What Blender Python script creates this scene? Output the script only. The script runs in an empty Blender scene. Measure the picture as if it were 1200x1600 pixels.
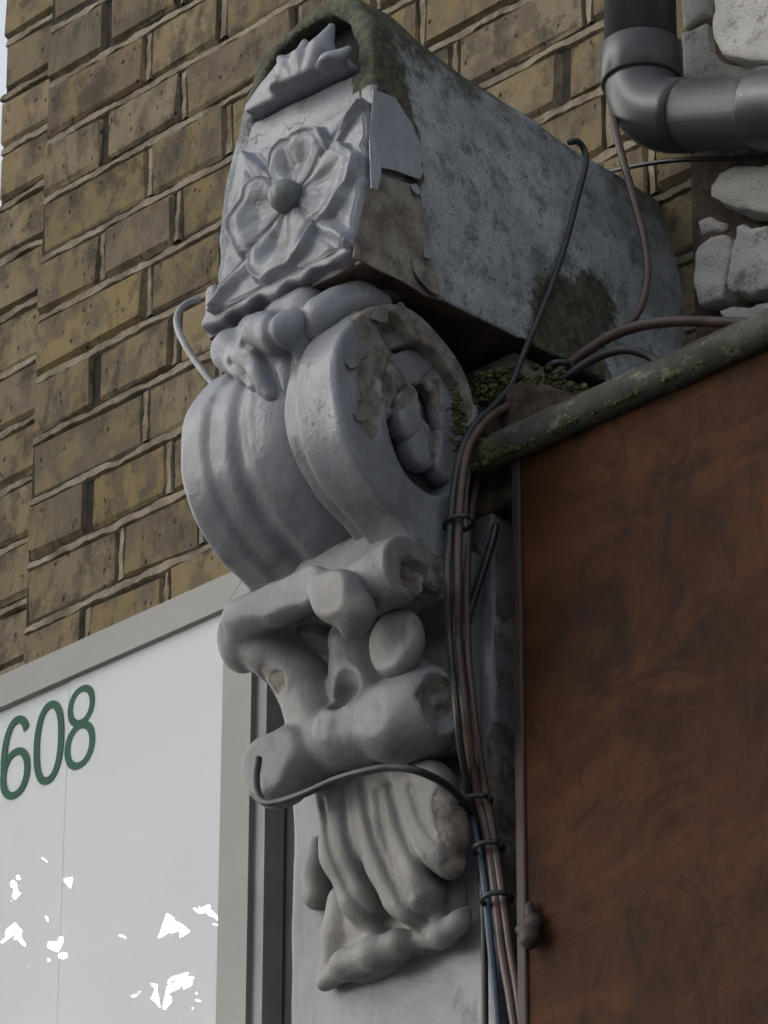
import bpy, bmesh, math, random
import numpy as np
from mathutils import Vector, Matrix, noise as mnoise

S = bpy.context.scene
COL = S.collection
R = math.radians
random.seed(7)

# ------------------------------------------------------------------ camera
FPX, CA, CPHI, CROLL = 6726.74, 0.462512, 0.790733, 0.002403
CPOS = np.array([3.248215, -2.666133, 1.621235])
_f = np.array([-math.sin(CPHI)*math.cos(CA), math.cos(CPHI)*math.cos(CA), math.sin(CA)])
_r0 = np.array([math.cos(CPHI), math.sin(CPHI), 0.0])
_u0 = np.cross(_r0, _f)
_r = math.cos(CROLL)*_r0 + math.sin(CROLL)*_u0
_u = -math.sin(CROLL)*_r0 + math.cos(CROLL)*_u0
cam = bpy.data.cameras.new('camera')
cam.sensor_fit = 'VERTICAL'
cam.sensor_height = 24.0
cam.lens = FPX/1600*24.0
cam.clip_start = 0.05
cam.clip_end = 3000
co = bpy.data.objects.new('camera', cam)
COL.objects.link(co)
M = Matrix([[_r[0], _u[0], -_f[0], CPOS[0]], [_r[1], _u[1], -_f[1], CPOS[1]], [_r[2], _u[2], -_f[2], CPOS[2]], [0, 0, 0, 1]])
co.matrix_world = M
S.camera = co

# ------------------------------------------------------------------ light
SUN_DIR = Vector((-0.705, -0.609, 0.372)).normalized()
w = bpy.data.worlds.new('World')
S.world = w
w.use_nodes = True
nt = w.node_tree
bg = nt.nodes['Background']
sky = nt.nodes.new('ShaderNodeTexSky')
sky.sky_type = 'NISHITA'
sky.sun_disc = False
sky.sun_elevation = math.asin(SUN_DIR.z)
sky.sun_rotation = math.atan2(SUN_DIR.x, SUN_DIR.y)
sky.air_density = 1.0
sky.dust_density = 4.0
hs = nt.nodes.new('ShaderNodeHueSaturation')
hs.inputs['Saturation'].default_value = 0.3
nt.links.new(sky.outputs[0], hs.inputs['Color'])
nt.links.new(hs.outputs[0], bg.inputs['Color'])
bg.inputs['Strength'].default_value = 0.14
sl = bpy.data.lights.new('sun', 'SUN')
sl.energy = 1.5
sl.angle = R(10)
sl.color = (1.0, 0.97, 0.92)
so = bpy.data.objects.new('sun', sl)
so.rotation_euler = (-SUN_DIR).to_track_quat('-Z', 'Y').to_euler()
so.location = (-8, -8, 9)
COL.objects.link(so)
S.view_settings.view_transform = 'Standard'
S.view_settings.look = 'None'
S.view_settings.exposure = 1.12
S.view_settings.gamma = 1.0
S.view_settings.use_curve_mapping = False

# ------------------------------------------------------------------ helpers
def ray(u, v):
    return _f + (u-600)/FPX*_r + (800-v)/FPX*_u
def UP(u, v, y):                      # the point of the plane y = const seen at photo pixel (u, v)
    d = ray(u, v)
    return CPOS + d*((y-CPOS[1])/d[1])
def UX(u, v, x):                      # the same for a plane x = const
    d = ray(u, v)
    return CPOS + d*((x-CPOS[0])/d[0])
def PX(p):
    d = np.asarray(p, float) - CPOS
    z = d@_f
    return 600+FPX*(d@_r)/z, 800-FPX*(d@_u)/z

def thing(name, label, cat, loc=(0, 0, 0), group=None):
    o = bpy.data.objects.new(name, None)
    o.empty_display_size = 0.05
    o.location = loc
    COL.objects.link(o)
    o['label'] = label
    o['category'] = cat
    if group:
        o['group'] = group
    return o
def tag(o, label, cat, group=None):
    o['label'] = label
    o['category'] = cat
    if group:
        o['group'] = group
    return o
def par(o, p):
    o.parent = p
    if p.parent is None:
        o.matrix_parent_inverse = Matrix.Translation(-Vector(p.location))
    return o
def mesh(name, vs, fs, mat, parent=None, smooth=False, label=None):
    me = bpy.data.meshes.new(name)
    me.from_pydata([tuple(map(float, v)) for v in vs], [], [tuple(int(i) for i in f) for f in fs])
    me.update()
    if smooth:
        me.polygons.foreach_set('use_smooth', [True]*len(me.polygons))
    me.materials.append(mat)
    o = bpy.data.objects.new(name, me)
    COL.objects.link(o)
    if parent:
        par(o, parent)
    if label:
        o['label'] = label
    return o
def bm_obj(name, bm, mat, parent=None, smooth=False):
    bmesh.ops.recalc_face_normals(bm, faces=bm.faces)
    me = bpy.data.meshes.new(name)
    bm.to_mesh(me)
    bm.free()
    if smooth:
        me.polygons.foreach_set('use_smooth', [True]*len(me.polygons))
    me.materials.append(mat)
    o = bpy.data.objects.new(name, me)
    COL.objects.link(o)
    if parent:
        par(o, parent)
    return o
def box_bm(bm, x0, x1, y0, y1, z0, z1, bev=0.0):
    g = bmesh.ops.create_cube(bm, size=1.0)
    vs = g['verts']
    for v in vs:
        v.co = Vector((x0+(x1-x0)*(v.co.x+.5), y0+(y1-y0)*(v.co.y+.5), z0+(z1-z0)*(v.co.z+.5)))
    if bev:
        es = list({e for v in vs for e in v.link_edges})
        bmesh.ops.bevel(bm, geom=es, offset=bev, segments=2, affect='EDGES', profile=0.5)
def box(name, x0, x1, y0, y1, z0, z1, mat, parent=None, bev=0.0):
    bm = bmesh.new()
    box_bm(bm, x0, x1, y0, y1, z0, z1, bev)
    return bm_obj(name, bm, mat, parent)
def prism(name, pts, mat, parent=None, direction=(0, 0.003, 0), smooth=False):
    """closed polygon of 3D points, extruded along direction"""
    bm = bmesh.new()
    d = Vector(direction)
    a = [bm.verts.new(tuple(p)) for p in pts]
    b = [bm.verts.new(tuple(Vector(p)+d)) for p in pts]
    n = len(pts)
    f = bm.faces.new(a)
    g = bm.faces.new(b[::-1])
    for i in range(n):
        bm.faces.new((a[i], b[i], b[(i+1) % n], a[(i+1) % n]))
    bmesh.ops.triangulate(bm, faces=[f, g])
    return bm_obj(name, bm, mat, parent)
def spline(pts, n=8):
    P = [np.array(p, float) for p in pts]
    P = [2*P[0]-P[1]] + P + [2*P[-1]-P[-2]]
    out = []
    for i in range(1, len(P)-2):
        a, b, c, d = P[i-1:i+3]
        for k in range(n):
            t = k/n
            out.append(0.5*((2*b)+(-a+c)*t+(2*a-5*b+4*c-d)*t*t+(-a+3*b-3*c+d)*t**3))
    out.append(P[-2])
    return out
def tube_geo(path, rad, seg=10, closed_ends=True):
    vs, fs = [], []
    n = len(path)
    up = None
    for i, p in enumerate(path):
        t = path[min(i+1, n-1)]-path[max(i-1, 0)]
        t = t/np.linalg.norm(t)
        if up is None:
            up = np.cross(t, [0.3, 0.5, 0.81])
        up = up-t*(up@t)
        up /= np.linalg.norm(up)
        sd = np.cross(t, up)
        rr = rad(i/(n-1)) if callable(rad) else rad
        for k in range(seg):
            a = 2*math.pi*k/seg
            vs.append(p+rr*(math.cos(a)*up+math.sin(a)*sd))
    for i in range(n-1):
        for k in range(seg):
            a, b = i*seg+k, i*seg+(k+1) % seg
            fs.append((a, b, b+seg, a+seg))
    if closed_ends:
        fs.append(tuple(range(seg))[::-1])
        fs.append(tuple((n-1)*seg+k for k in range(seg)))
    return vs, fs
def tube(name, pts, rad, mat, parent=None, n=8, seg=10):
    vs, fs = tube_geo(spline(pts, n), rad, seg)
    return mesh(name, vs, fs, mat, parent, True)

# ---- signed distance sculpting
def smin(a, b, k):
    h = np.clip(0.5+0.5*(b-a)/k, 0, 1)
    return b+(a-b)*h-k*h*(1-h)
def smax(a, b, k):
    return -smin(-a, -b, k)
def sd_cap(X, Y, Z, a, b, ra, rb):
    a = np.asarray(a); b = np.asarray(b)
    d = b-a
    t = np.clip(((X-a[0])*d[0]+(Y-a[1])*d[1]+(Z-a[2])*d[2])/max(d@d, 1e-12), 0, 1)
    return np.sqrt((X-a[0]-t*d[0])**2+(Y-a[1]-t*d[1])**2+(Z-a[2]-t*d[2])**2)-(ra+(rb-ra)*t)
def sd_ell(X, Y, Z, c, r):
    q = np.sqrt(((X-c[0])/r[0])**2+((Y-c[1])/r[1])**2+((Z-c[2])/r[2])**2)
    return (q-1)*min(r)
def sd_box(X, Y, Z, lo, hi, rd=0.0):
    c = [(a+b)/2 for a, b in zip(lo, hi)]
    h = [(b-a)/2-rd for a, b in zip(lo, hi)]
    qx, qy, qz = abs(X-c[0])-h[0], abs(Y-c[1])-h[1], abs(Z-c[2])-h[2]
    return np.sqrt(np.maximum(qx, 0)**2+np.maximum(qy, 0)**2+np.maximum(qz, 0)**2)+np.minimum(np.maximum(qx, np.maximum(qy, qz)), 0)-rd
def sd_poly(A, B, pts):
    pts = np.asarray(pts, float)
    n = len(pts)
    d = np.full(A.shape, 1e9)
    s = np.ones(A.shape)
    for i in range(n):
        p, q = pts[i], pts[i-1]
        e = q-p
        wx, wy = A-p[0], B-p[1]
        t = np.clip((wx*e[0]+wy*e[1])/max(e@e, 1e-15), 0, 1)
        d = np.minimum(d, (wx-e[0]*t)**2+(wy-e[1]*t)**2)
        c1 = B >= p[1]
        c2 = B < q[1]
        c3 = e[0]*wy > e[1]*wx
        flip = (c1 & c2 & c3) | (~c1 & ~c2 & ~c3)
        s = np.where(flip, -s, s)
    return s*np.sqrt(d)
def sp2(pts, n=6):                      # closed smooth 2D outline
    P = [np.array(p, float) for p in pts]
    m = len(P)
    out = []
    for i in range(m):
        a, b, c, d = P[i-1], P[i], P[(i+1) % m], P[(i+2) % m]
        for k in range(n):
            t = k/n
            out.append(0.5*((2*b)+(-a+c)*t+(2*a-5*b+4*c-d)*t*t+(-a+3*b-3*c+d)*t**3))
    return out
def nz(X, Y, Z, sc, seed=0):
    r = np.random.RandomState(seed)
    o = 0
    for k in range(7):
        v = r.normal(size=3)
        v = v/np.linalg.norm(v)*sc*r.uniform(.6, 1.7)
        o = o+np.sin(X*v[0]+Y*v[1]+Z*v[2]+r.uniform(0, 6.28))
    return o/4.0
def grid(lo, hi, h):
    ax = [np.arange(a, b+h, h) for a, b in zip(lo, hi)]
    X, Y, Z = np.meshgrid(*ax, indexing='ij')
    return X, Y, Z
def peel_field(peels, seed=0, amp=1.0, spots=1.15):
    """signed field in metres, below 0 where the paint has come off"""
    def fn(X, Y, Z):
        m = (spots-nz(X, Y, Z, 42, 60+seed))*.012
        for q in peels:
            c, r_ = q[0], q[1]
            e = (np.sqrt(((X-c[0])/r_[0])**2+((Y-c[1])/r_[1])**2+((Z-c[2])/r_[2])**2)-1)*min(r_[1], r_[2])
            m = np.minimum(m, e)
        return m+amp*(.0042*nz(X, Y, Z, 85, 71+seed)+.0028*nz(X, Y, Z, 190, 72+seed)+.0018*nz(X, Y, Z, 420, 73+seed))
    return fn
def flayed(d, X, Y, Z, fn, depth=.0022):
    return d+depth*np.clip(.5-fn(X, Y, Z)/.0024, 0, 1)
def nets(name, f, lo, h, mat, parent=None, attr=None):
    f = f.copy()
    f[0] = f[-1] = 1; f[:, 0] = f[:, -1] = 1; f[:, :, 0] = f[:, :, -1] = 1
    nx, ny, nzz = f.shape
    cs = (nx-1, ny-1, nzz-1)
    acc = np.zeros(cs+(3,))
    cnt = np.zeros(cs)
    def C(i, j, k):
        return f[i:i+nx-1, j:j+ny-1, k:k+nzz-1]
    cor = [(i, j, k) for i in (0, 1) for j in (0, 1) for k in (0, 1)]
    for a in cor:
        for ax in range(3):
            if a[ax] == 0:
                b = list(a); b[ax] = 1
                fa, fb = C(*a), C(*b)
                m = (fa < 0) != (fb < 0)
                t = np.where(m, fa/np.where(m, fa-fb, 1), 0)
                cnt += m
                for c in range(3):
                    acc[..., c] += np.where(m, a[c]+(t if c == ax else 0), 0)
    act = cnt > 0
    idx = np.full(cs, -1, int)
    idx[act] = np.arange(act.sum())
    I = np.argwhere(act)
    V = (I+acc[act]/cnt[act][:, None])*h+np.array(lo)
    F = []
    for ax in range(3):
        o1, o2 = (ax+1) % 3, (ax+2) % 3
        sl0 = [slice(None)]*3; sl1 = [slice(None)]*3
        sl0[ax] = slice(0, -1); sl1[ax] = slice(1, None)
        a, b = f[tuple(sl0)] < 0, f[tuple(sl1)] < 0
        E_ = np.argwhere(a != b)
        E_ = E_[(E_[:, o1] > 0) & (E_[:, o2] > 0)]
        inside = a[tuple(E_.T)]
        def g(d1, d2):
            q = E_.copy(); q[:, o1] -= d1; q[:, o2] -= d2
            return idx[tuple(q.T)]
        q = np.stack([g(0, 0), g(1, 0), g(1, 1), g(0, 1)], 1)
        q[~inside] = q[~inside][:, ::-1]
        F.append(q)
    F = np.concatenate(F)
    me = bpy.data.meshes.new(name)
    me.vertices.add(len(V))
    me.vertices.foreach_set('co', V.astype(np.float32).ravel())
    me.loops.add(len(F)*4)
    me.loops.foreach_set('vertex_index', F.astype(np.int32).ravel())
    me.polygons.add(len(F))
    me.polygons.foreach_set('loop_start', np.arange(0, len(F)*4, 4, dtype=np.int32))
    me.update(calc_edges=True)
    me.validate()
    me.polygons.foreach_set('use_smooth', [True]*len(me.polygons))
    me.materials.append(mat)
    if attr is not None:
        at = me.attributes.new('peel', 'FLOAT', 'POINT')
        at.data.foreach_set('value', attr(V[:, 0], V[:, 1], V[:, 2]).astype(np.float32))
    o = bpy.data.objects.new(name, me)
    COL.objects.link(o)
    if parent:
        par(o, parent)
    return o
def blob(name, prims, k, h, mat, parent=None, base=None, rough=0.0008, seed=3, pad=0.012, peel=None):
    """smooth union of tapered capsules ('c', a, b, ra, rb) and ellipsoids ('e', centre, radii)"""
    pts = []
    for p in prims:
        if p[0] == 'c':
            for q, r_ in ((p[1], p[3]), (p[2], p[4])):
                pts += [np.asarray(q)-r_, np.asarray(q)+r_]
        else:
            pts += [np.asarray(p[1])-np.asarray(p[2]), np.asarray(p[1])+np.asarray(p[2])]
    pts = np.array(pts)
    lo, hi = pts.min(0)-pad, pts.max(0)+pad
    X, Y, Z = grid(lo, hi, h)
    d = None
    for p in prims:
        e = sd_cap(X, Y, Z, *p[1:]) if p[0] == 'c' else sd_ell(X, Y, Z, p[1], p[2])
        d = e if d is None else smin(d, e, k)
    if base is not None:
        d = base(X, Y, Z, d)
    d = d+rough*nz(X, Y, Z, 90, seed)
    if peel is not None:
        d = flayed(d, X, Y, Z, peel)
    return nets(name, d, lo, h, mat, parent, peel)
def chain(pts):
    """pixel chain [(u, v, y, r), ...] -> capsules"""
    P = [(UP(*p[:3]), p[3]) for p in pts]
    return [('c', P[i][0], P[i+1][0], P[i][1], P[i+1][1]) for i in range(len(P)-1)]

# ------------------------------------------------------------------ materials
class NT:
    def __init__(s, name, rough=0.6, spec=0.5):
        s.m = bpy.data.materials.new(name)
        s.m.use_nodes = True
        s.t = s.m.node_tree
        s.b = s.t.nodes['Principled BSDF']
        s.b.inputs['Roughness'].default_value = rough
        s.b.inputs['Specular IOR Level'].default_value = spec
        s.tc = s.t.nodes.new('ShaderNodeTexCoord')
        s.co = s.tc.outputs['Object']
    def n(s, t, **k):
        x = s.t.nodes.new(t)
        for a, b in k.items():
            setattr(x, a, b)
        return x
    def l(s, a, b):
        s.t.links.new(a, b)
    def val(s, x, inp):
        if isinstance(x, (int, float)):
            inp.default_value = x
        else:
            s.l(x, inp)
    def noise(s, scale, detail=6, rough=0.6, stretch=(1, 1, 1), off=(0, 0, 0), dist=0.0, co=None):
        mp = s.n('ShaderNodeMapping')
        mp.inputs['Scale'].default_value = stretch
        mp.inputs['Location'].default_value = off
        s.l(co or s.co, mp.inputs['Vector'])
        x = s.n('ShaderNodeTexNoise')
        x.inputs['Scale'].default_value = scale
        x.inputs['Detail'].default_value = detail
        x.inputs['Roughness'].default_value = rough
        x.inputs['Distortion'].default_value = dist
        s.l(mp.outputs[0], x.inputs['Vector'])
        return x.outputs['Fac']
    def math(s, op, a, b=0.0, clamp=False):
        x = s.n('ShaderNodeMath', operation=op, use_clamp=clamp)
        s.val(a, x.inputs[0]); s.val(b, x.inputs[1])
        return x.outputs[0]
    def step(s, x, lo, hi):
        r = s.n('ShaderNodeMapRange')
        r.interpolation_type = 'SMOOTHSTEP'
        s.l(x, r.inputs['Value'])
        r.inputs['From Min'].default_value = lo
        r.inputs['From Max'].default_value = hi
        return r.outputs[0]
    def mix(s, f, a, b):
        x = s.n('ShaderNodeMix', data_type='RGBA')
        s.val(f, x.inputs['Factor'])
        for v, i in ((a, 6), (b, 7)):
            if isinstance(v, (tuple, list)):
                x.inputs[i].default_value = tuple(v)+((1,) if len(v) == 3 else ())
            else:
                s.l(v, x.inputs[i])
        return x.outputs[2]
    def fmix(s, f, a, b):
        x = s.n('ShaderNodeMix', data_type='FLOAT')
        s.val(f, x.inputs['Factor']); s.val(a, x.inputs[2]); s.val(b, x.inputs[3])
        return x.outputs[0]
    def near(s, c, r, nse=None, amp=0.5, hard=0.08):
        """1 inside a ragged ellipsoid"""
        mp = s.n('ShaderNodeMapping')
        mp.inputs['Location'].default_value = [-a/b for a, b in zip(c, r)]
        mp.inputs['Scale'].default_value = [1/b for b in r]
        s.l(s.co, mp.inputs['Vector'])
        ln = s.n('ShaderNodeVectorMath', operation='LENGTH')
        s.l(mp.outputs[0], ln.inputs[0])
        d = ln.outputs['Value']
        if nse is not None:
            d = s.math('ADD', d, s.math('MULTIPLY', s.math('SUBTRACT', nse, 0.5), amp*2))
        return s.math('SUBTRACT', 1.0, s.step(d, 1-hard, 1+hard))
    def bump(s, h, strength=0.3, dist=0.003, prev=None):
        b = s.n('ShaderNodeBump')
        b.inputs['Strength'].default_value = strength
        b.inputs['Distance'].default_value = dist
        s.l(h, b.inputs['Height'])
        if prev is not None:
            s.l(prev, b.inputs['Normal'])
        return b.outputs[0]
    def done(s, col, normal=None, rough=None):
        if isinstance(col, (tuple, list)):
            s.b.inputs['Base Color'].default_value = tuple(col)+(1,)
        else:
            s.l(col, s.b.inputs['Base Color'])
        if normal is not None:
            s.l(normal, s.b.inputs['Normal'])
        if rough is not None:
            s.val(rough, s.b.inputs['Roughness'])
        return s.m

def plain(name, c1, c2, scale=20, rough=0.6, bs=60, bstr=0.2, bd=0.002, stretch=(1, 1, 1), spec=0.5, lo=.35, hi=.65):
    t = NT(name, rough, spec)
    c = t.mix(t.step(t.noise(scale, stretch=stretch), lo, hi), c1, c2)
    return t.done(c, t.bump(t.noise(bs, stretch=stretch), bstr, bd))

def grey_paint(name, peel=(), base=((.225, .238, .268), (.150, .161, .184)), dirt=.65, rough=.4, cracks=.7):
    t = NT(name, rough)
    c = t.mix(t.step(t.noise(11, 5), .3, .7), base[0], base[1])
    d = t.step(t.noise(26, 8, .7, (1, 1, .45), (3, 1, 7)), .55, .75)
    c = t.mix(t.math('MULTIPLY', d, dirt), c, (.075, .072, .06))
    d2 = t.step(t.noise(260, 3, .6, off=(5, 2, 1)), .66, .74)
    c = t.mix(t.math('MULTIPLY', d2, .45), c, (.06, .06, .055))
    warm = t.step(t.noise(17, 4, .6, off=(9, 4, 2)), .58, .72)
    c = t.mix(t.math('MULTIPLY', warm, .3), c, (.30, .28, .22))
    chip = t.step(t.noise(30, 9, .72, (1, 1, .8), (4, 9, 6)), .655, .67)
    c = t.mix(t.math('MULTIPLY', chip, .8), c, (.13, .118, .10))
    run = t.step(t.noise(34, 5, .6, (1, 1, .10), (6, 3, 2)), .52, .72)
    c = t.mix(t.math('MULTIPLY', run, .38), c, (.085, .083, .075))
    # hairline cracks in the old coats
    vo = t.n('ShaderNodeTexVoronoi', feature='DISTANCE_TO_EDGE')
    vo.inputs['Scale'].default_value = 19
    mp = t.n('ShaderNodeMix', data_type='VECTOR')
    mp.inputs['Factor'].default_value = 0.12
    nn = t.n('ShaderNodeTexNoise'); nn.inputs['Scale'].default_value = 22
    t.l(t.co, nn.inputs['Vector'])
    t.l(t.co, mp.inputs[4]); t.l(nn.outputs['Color'], mp.inputs[5])
    t.l(mp.outputs[1], vo.inputs['Vector'])
    crack = t.math('MULTIPLY', t.math('SUBTRACT', 1, t.step(vo.outputs['Distance'], .002, .012)), t.step(t.noise(9, 3, off=(1, 8, 3)), .58, .66))
    c = t.mix(t.math('MULTIPLY', crack, cracks), c, (.03, .03, .03))
    h = t.math('ADD', t.noise(40, 4, .5), t.math('MULTIPLY', t.noise(220, 4, .6), .25))
    h = t.math('SUBTRACT', h, t.math('MULTIPLY', crack, .5))
    h = t.math('SUBTRACT', h, t.math('MULTIPLY', chip, .6))
    rg = t.math('ADD', rough, t.math('MULTIPLY', d, .35))
    if peel:
        rag = t.noise(34, 7, .65, off=(2, 6, 1))
        m = None
        if peel == 'attr':
            an = t.n('ShaderNodeAttribute', attribute_name='peel')
            m = t.math('SUBTRACT', 1.0, t.step(t.math('ADD', an.outputs['Fac'], t.math('MULTIPLY', t.math('SUBTRACT', t.noise(300, 5, .7), .5), .004)), -.0006, .0006))
        for q in (() if peel == 'attr' else peel):
            k = t.near(q[0], q[1], rag, q[2] if len(q) > 2 else .55, .05)
            m = k if m is None else t.math('MAXIMUM', m, k)
        stone = t.mix(t.step(t.noise(55, 7, .7), .35, .68), (.24, .215, .19), (.085, .072, .06))
        stone = t.mix(t.math('MULTIPLY', t.step(t.noise(30, 5, off=(4, 4, 4)), .56, .66), .8), stone, (.36, .35, .33))
        c = t.mix(m, c, stone)
        rg = t.fmix(m, rg, .85)
        h = t.math('SUBTRACT', h, t.math('MULTIPLY', m, 1.0))
        h = t.math('ADD', h, t.math('MULTIPLY', t.math('MULTIPLY', t.noise(120, 6, .7), m), .9))
    return t.done(c, t.bump(h, .55, .0035), rg)

def brick_mat(name):
    t = NT(name, .92, .25)
    oi = t.n('ShaderNodeObjectInfo')
    rnd = oi.outputs['Random']
    # each brick reads another piece of the noise
    cb = t.n('ShaderNodeCombineXYZ')
    t.l(t.math('MULTIPLY', rnd, 37), cb.inputs[0]); t.l(t.math('MULTIPLY', rnd, 91), cb.inputs[1]); t.l(t.math('MULTIPLY', rnd, 53), cb.inputs[2])
    ad = t.n('ShaderNodeVectorMath', operation='ADD')
    t.l(t.co, ad.inputs[0]); t.l(cb.outputs[0], ad.inputs[1])
    t.co = ad.outputs[0]
    cr = t.n('ShaderNodeValToRGB')
    e = cr.color_ramp.elements
    cols = [(0, (.235, .185, .105)), (.16, (.165, .138, .105)), (.3, (.25, .205, .13)), (.45, (.18, .15, .112)), (.58, (.215, .165, .085)), (.72, (.15, .13, .10)), (.86, (.235, .185, .125)), (1, (.175, .125, .09))]
    e[0].position, e[0].color = 0, cols[0][1]+(1,)
    e[1].position, e[1].color = 1, cols[-1][1]+(1,)
    for p, c in cols[1:-1]:
        k = e.new(p); k.color = c+(1,)
    t.l(rnd, cr.inputs[0])
    hv = t.n('ShaderNodeHueSaturation')
    t.l(cr.outputs[0], hv.inputs['Color'])
    hv.inputs['Saturation'].default_value = 1.08
    t.l(t.math('ADD', .72, t.math('MULTIPLY', t.math('FRACT', t.math('MULTIPLY', rnd, 17.3)), .5)), hv.inputs['Value'])
    c = hv.outputs[0]
    c = t.mix(t.math('MULTIPLY', t.step(t.noise(16, 5, .6), .42, .62), .7), c, (.225, .17, .08))
    c = t.mix(t.math('MULTIPLY', t.step(t.noise(22, 5, .6, off=(5, 5, 5)), .46, .6), .7), c, (.11, .090, .070))
    soot = t.step(t.noise(19, 7, .72, off=(1, 9, 4)), .49, .64)
    c = t.mix(t.math('MULTIPLY', soot, .75), c, (.05, .043, .034))
    fine = t.noise(330, 4, .7)
    c = t.mix(t.math('MULTIPLY', t.step(fine, .5, .75), .4), c, (.09, .07, .045))
    pit = t.n('ShaderNodeTexVoronoi')
    pit.inputs['Scale'].default_value = 62
    t.l(t.co, pit.inputs['Vector'])
    pits = t.math('MULTIPLY', t.math('SUBTRACT', 1, t.step(pit.outputs['Distance'], .12, .24)), t.step(t.noise(48, 2, off=(7, 7, 7)), .52, .58))
    c = t.mix(t.math('MULTIPLY', pits, .85), c, (.02, .018, .015))
    h = t.math('ADD', t.noise(42, 6, .65), t.math('MULTIPLY', fine, .35))
    h = t.math('SUBTRACT', h, t.math('MULTIPLY', pits, .8))
    return t.done(c, t.bump(h, .75, .004))

def cement_mat(name):
    """the weathered cheek of the block"""
    t = NT(name, .8, .3)
    c = t.mix(t.step(t.noise(9, 5, .6), .35, .66), (.35, .375, .405), (.20, .217, .228))
    c = t.mix(t.math('MULTIPLY', t.step(t.noise(45, 6, .7, (1, 1, .7)), .46, .68), .7), c, (.075, .085, .08))
    c = t.mix(t.math('MULTIPLY', t.step(t.noise(170, 4, .7, (1, 1, .8), (3, 3, 3)), .54, .70), .75), c, (.045, .05, .045))
    c = t.mix(t.math('MULTIPLY', t.step(t.noise(28, 5, .6, off=(8, 1, 5)), .56, .68), .5), c, (.33, .36, .40))
    # moss creeping over the top edge and at the foot
    sx = t.n('ShaderNodeSeparateXYZ'); t.l(t.co, sx.inputs[0])
    rag = t.noise(30, 8, .7, off=(2, 2, 9))
    line = t.math('ADD', t.math('SUBTRACT', sx.outputs[2], 3.722), t.math('MULTIPLY', t.math('SUBTRACT', rag, .5), .22))
    moss = t.step(line, -.03, .03)
    rag2 = t.noise(46, 8, .7)
    for cc, rr in ((UX(885, 520, .951), (.2, .05, .062)), (UX(625, 95, .951), (.2, .03, .075)), (UX(648, 210, .951), (.2, .012, .09)), (UX(930, 470, .951), (.2, .03, .03))):
        moss = t.math('MAXIMUM', moss, t.near(cc, rr, rag2, .8, .15))
    mc = t.mix(t.step(t.noise(130, 4), .4, .65), (.028, .03, .02), (.085, .082, .035))
    c = t.mix(t.math('MULTIPLY', moss, .92), c, mc)
    h = t.math('ADD', t.noise(55, 7, .7), t.math('MULTIPLY', t.noise(220, 3), .4))
    return t.done(c, t.bump(h, .65, .004))

M_BRICK = brick_mat('stock brick')
def mortar_mat():
    t = NT('lime mortar', .95, .15)
    c = t.mix(t.step(t.noise(22, 6, .7), .36, .64), (.33, .29, .22), (.185, .155, .112))
    c = t.mix(t.math('MULTIPLY', t.step(t.noise(12, 7, .7, off=(3, 3, 3)), .5, .64), .75), c, (.085, .07, .05))
    c = t.mix(t.math('MULTIPLY', t.step(t.noise(320, 3, .7), .54, .66), .5), c, (.10, .085, .065))
    return t.done(c, t.bump(t.noise(260, 5, .75), .8, .003))
M_MORTAR = mortar_mat()
M_BACK = plain('sooty joint', (.06, .05, .04), (.035, .03, .026), 30, .95, spec=.1)
M_PAINT = grey_paint('grey gloss paint', cracks=.35)
PP = peel_field([((.9445, -.25, 3.17), (.005, .1, .14)), ((.938, -.25, 3.035), (.010, .1, .05)), ((.936, -.25, 2.955), (.012, .1, .03))], 6, 1.0, 1.2)
M_PILAST = grey_paint('grey wall paint', base=((.235, .248, .27), (.165, .175, .195)), dirt=.6, rough=.5, peel='attr', cracks=.4)
M_CEMENT = cement_mat('weathered cement')
M_STONE = plain('bare render', (.25, .225, .20), (.10, .085, .075), 45, .9, 120, .7, .004, spec=.2)
def white_mat():
    t = NT('white masonry paint', .8, .25)
    c = t.mix(t.step(t.noise(12, 6, .65), .35, .7), (.56, .555, .53), (.43, .42, .39))
    c = t.mix(t.math('MULTIPLY', t.step(t.noise(48, 8, .75, off=(2, 2, 2)), .52, .66), .65), c, (.16, .14, .115))
    c = t.mix(t.math('MULTIPLY', t.step(t.noise(210, 4, .7, off=(7, 2, 5)), .6, .68), .6), c, (.10, .09, .075))
    h = t.math('ADD', t.noise(50, 7, .75), t.math('MULTIPLY', t.noise(240, 4, .7), .5))
    return t.done(c, t.bump(h, .9, .005))
M_WHITE = white_mat()
M_RUBBLE = plain('old rubble', (.13, .10, .075), (.045, .036, .03), 30, .95, 90, .8, .006, spec=.15)
def pipe_mat():
    t = NT('dark grey plastic pipe', .4, .45)
    c = t.mix(t.step(t.noise(9, 4), .35, .65), (.034, .037, .041), (.048, .051, .056))
    du = t.step(t.noise(26, 8, .75, (1, 1, .4)), .54, .72)
    c = t.mix(t.math('MULTIPLY', du, .4), c, (.12, .115, .105))
    sc = t.step(t.noise(70, 6, .7, (.4, 1, 1), (3, 3, 8)), .66, .69)
    c = t.mix(t.math('MULTIPLY', sc, .6), c, (.22, .22, .21))
    return t.done(c, t.bump(t.noise(140, 5, .7), .12, .001), t.math('ADD', .36, t.math('MULTIPLY', du, .3)))
M_PIPE = pipe_mat()
M_BLACK = plain('black cable sheath', (.018, .02, .022), (.03, .032, .035), 60, .4, 200, .1, .0005)
M_BROWN = plain('brown cable sheath', (.055, .034, .030), (.085, .052, .045), 60, .4, 200, .1, .0005)
M_BLUE = plain('blue cable sheath', (.05, .075, .12), (.035, .05, .08), 60, .4, 200, .1, .0005)
M_STEELC = plain('pale grey cable sheath', (.30, .31, .32), (.2, .205, .21), 60, .35, 200, .1, .0005)
M_ALU = plain('satin aluminium frame', (.215, .217, .205), (.19, .192, .182), 6, .45, 200, .05, .0005)
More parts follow.
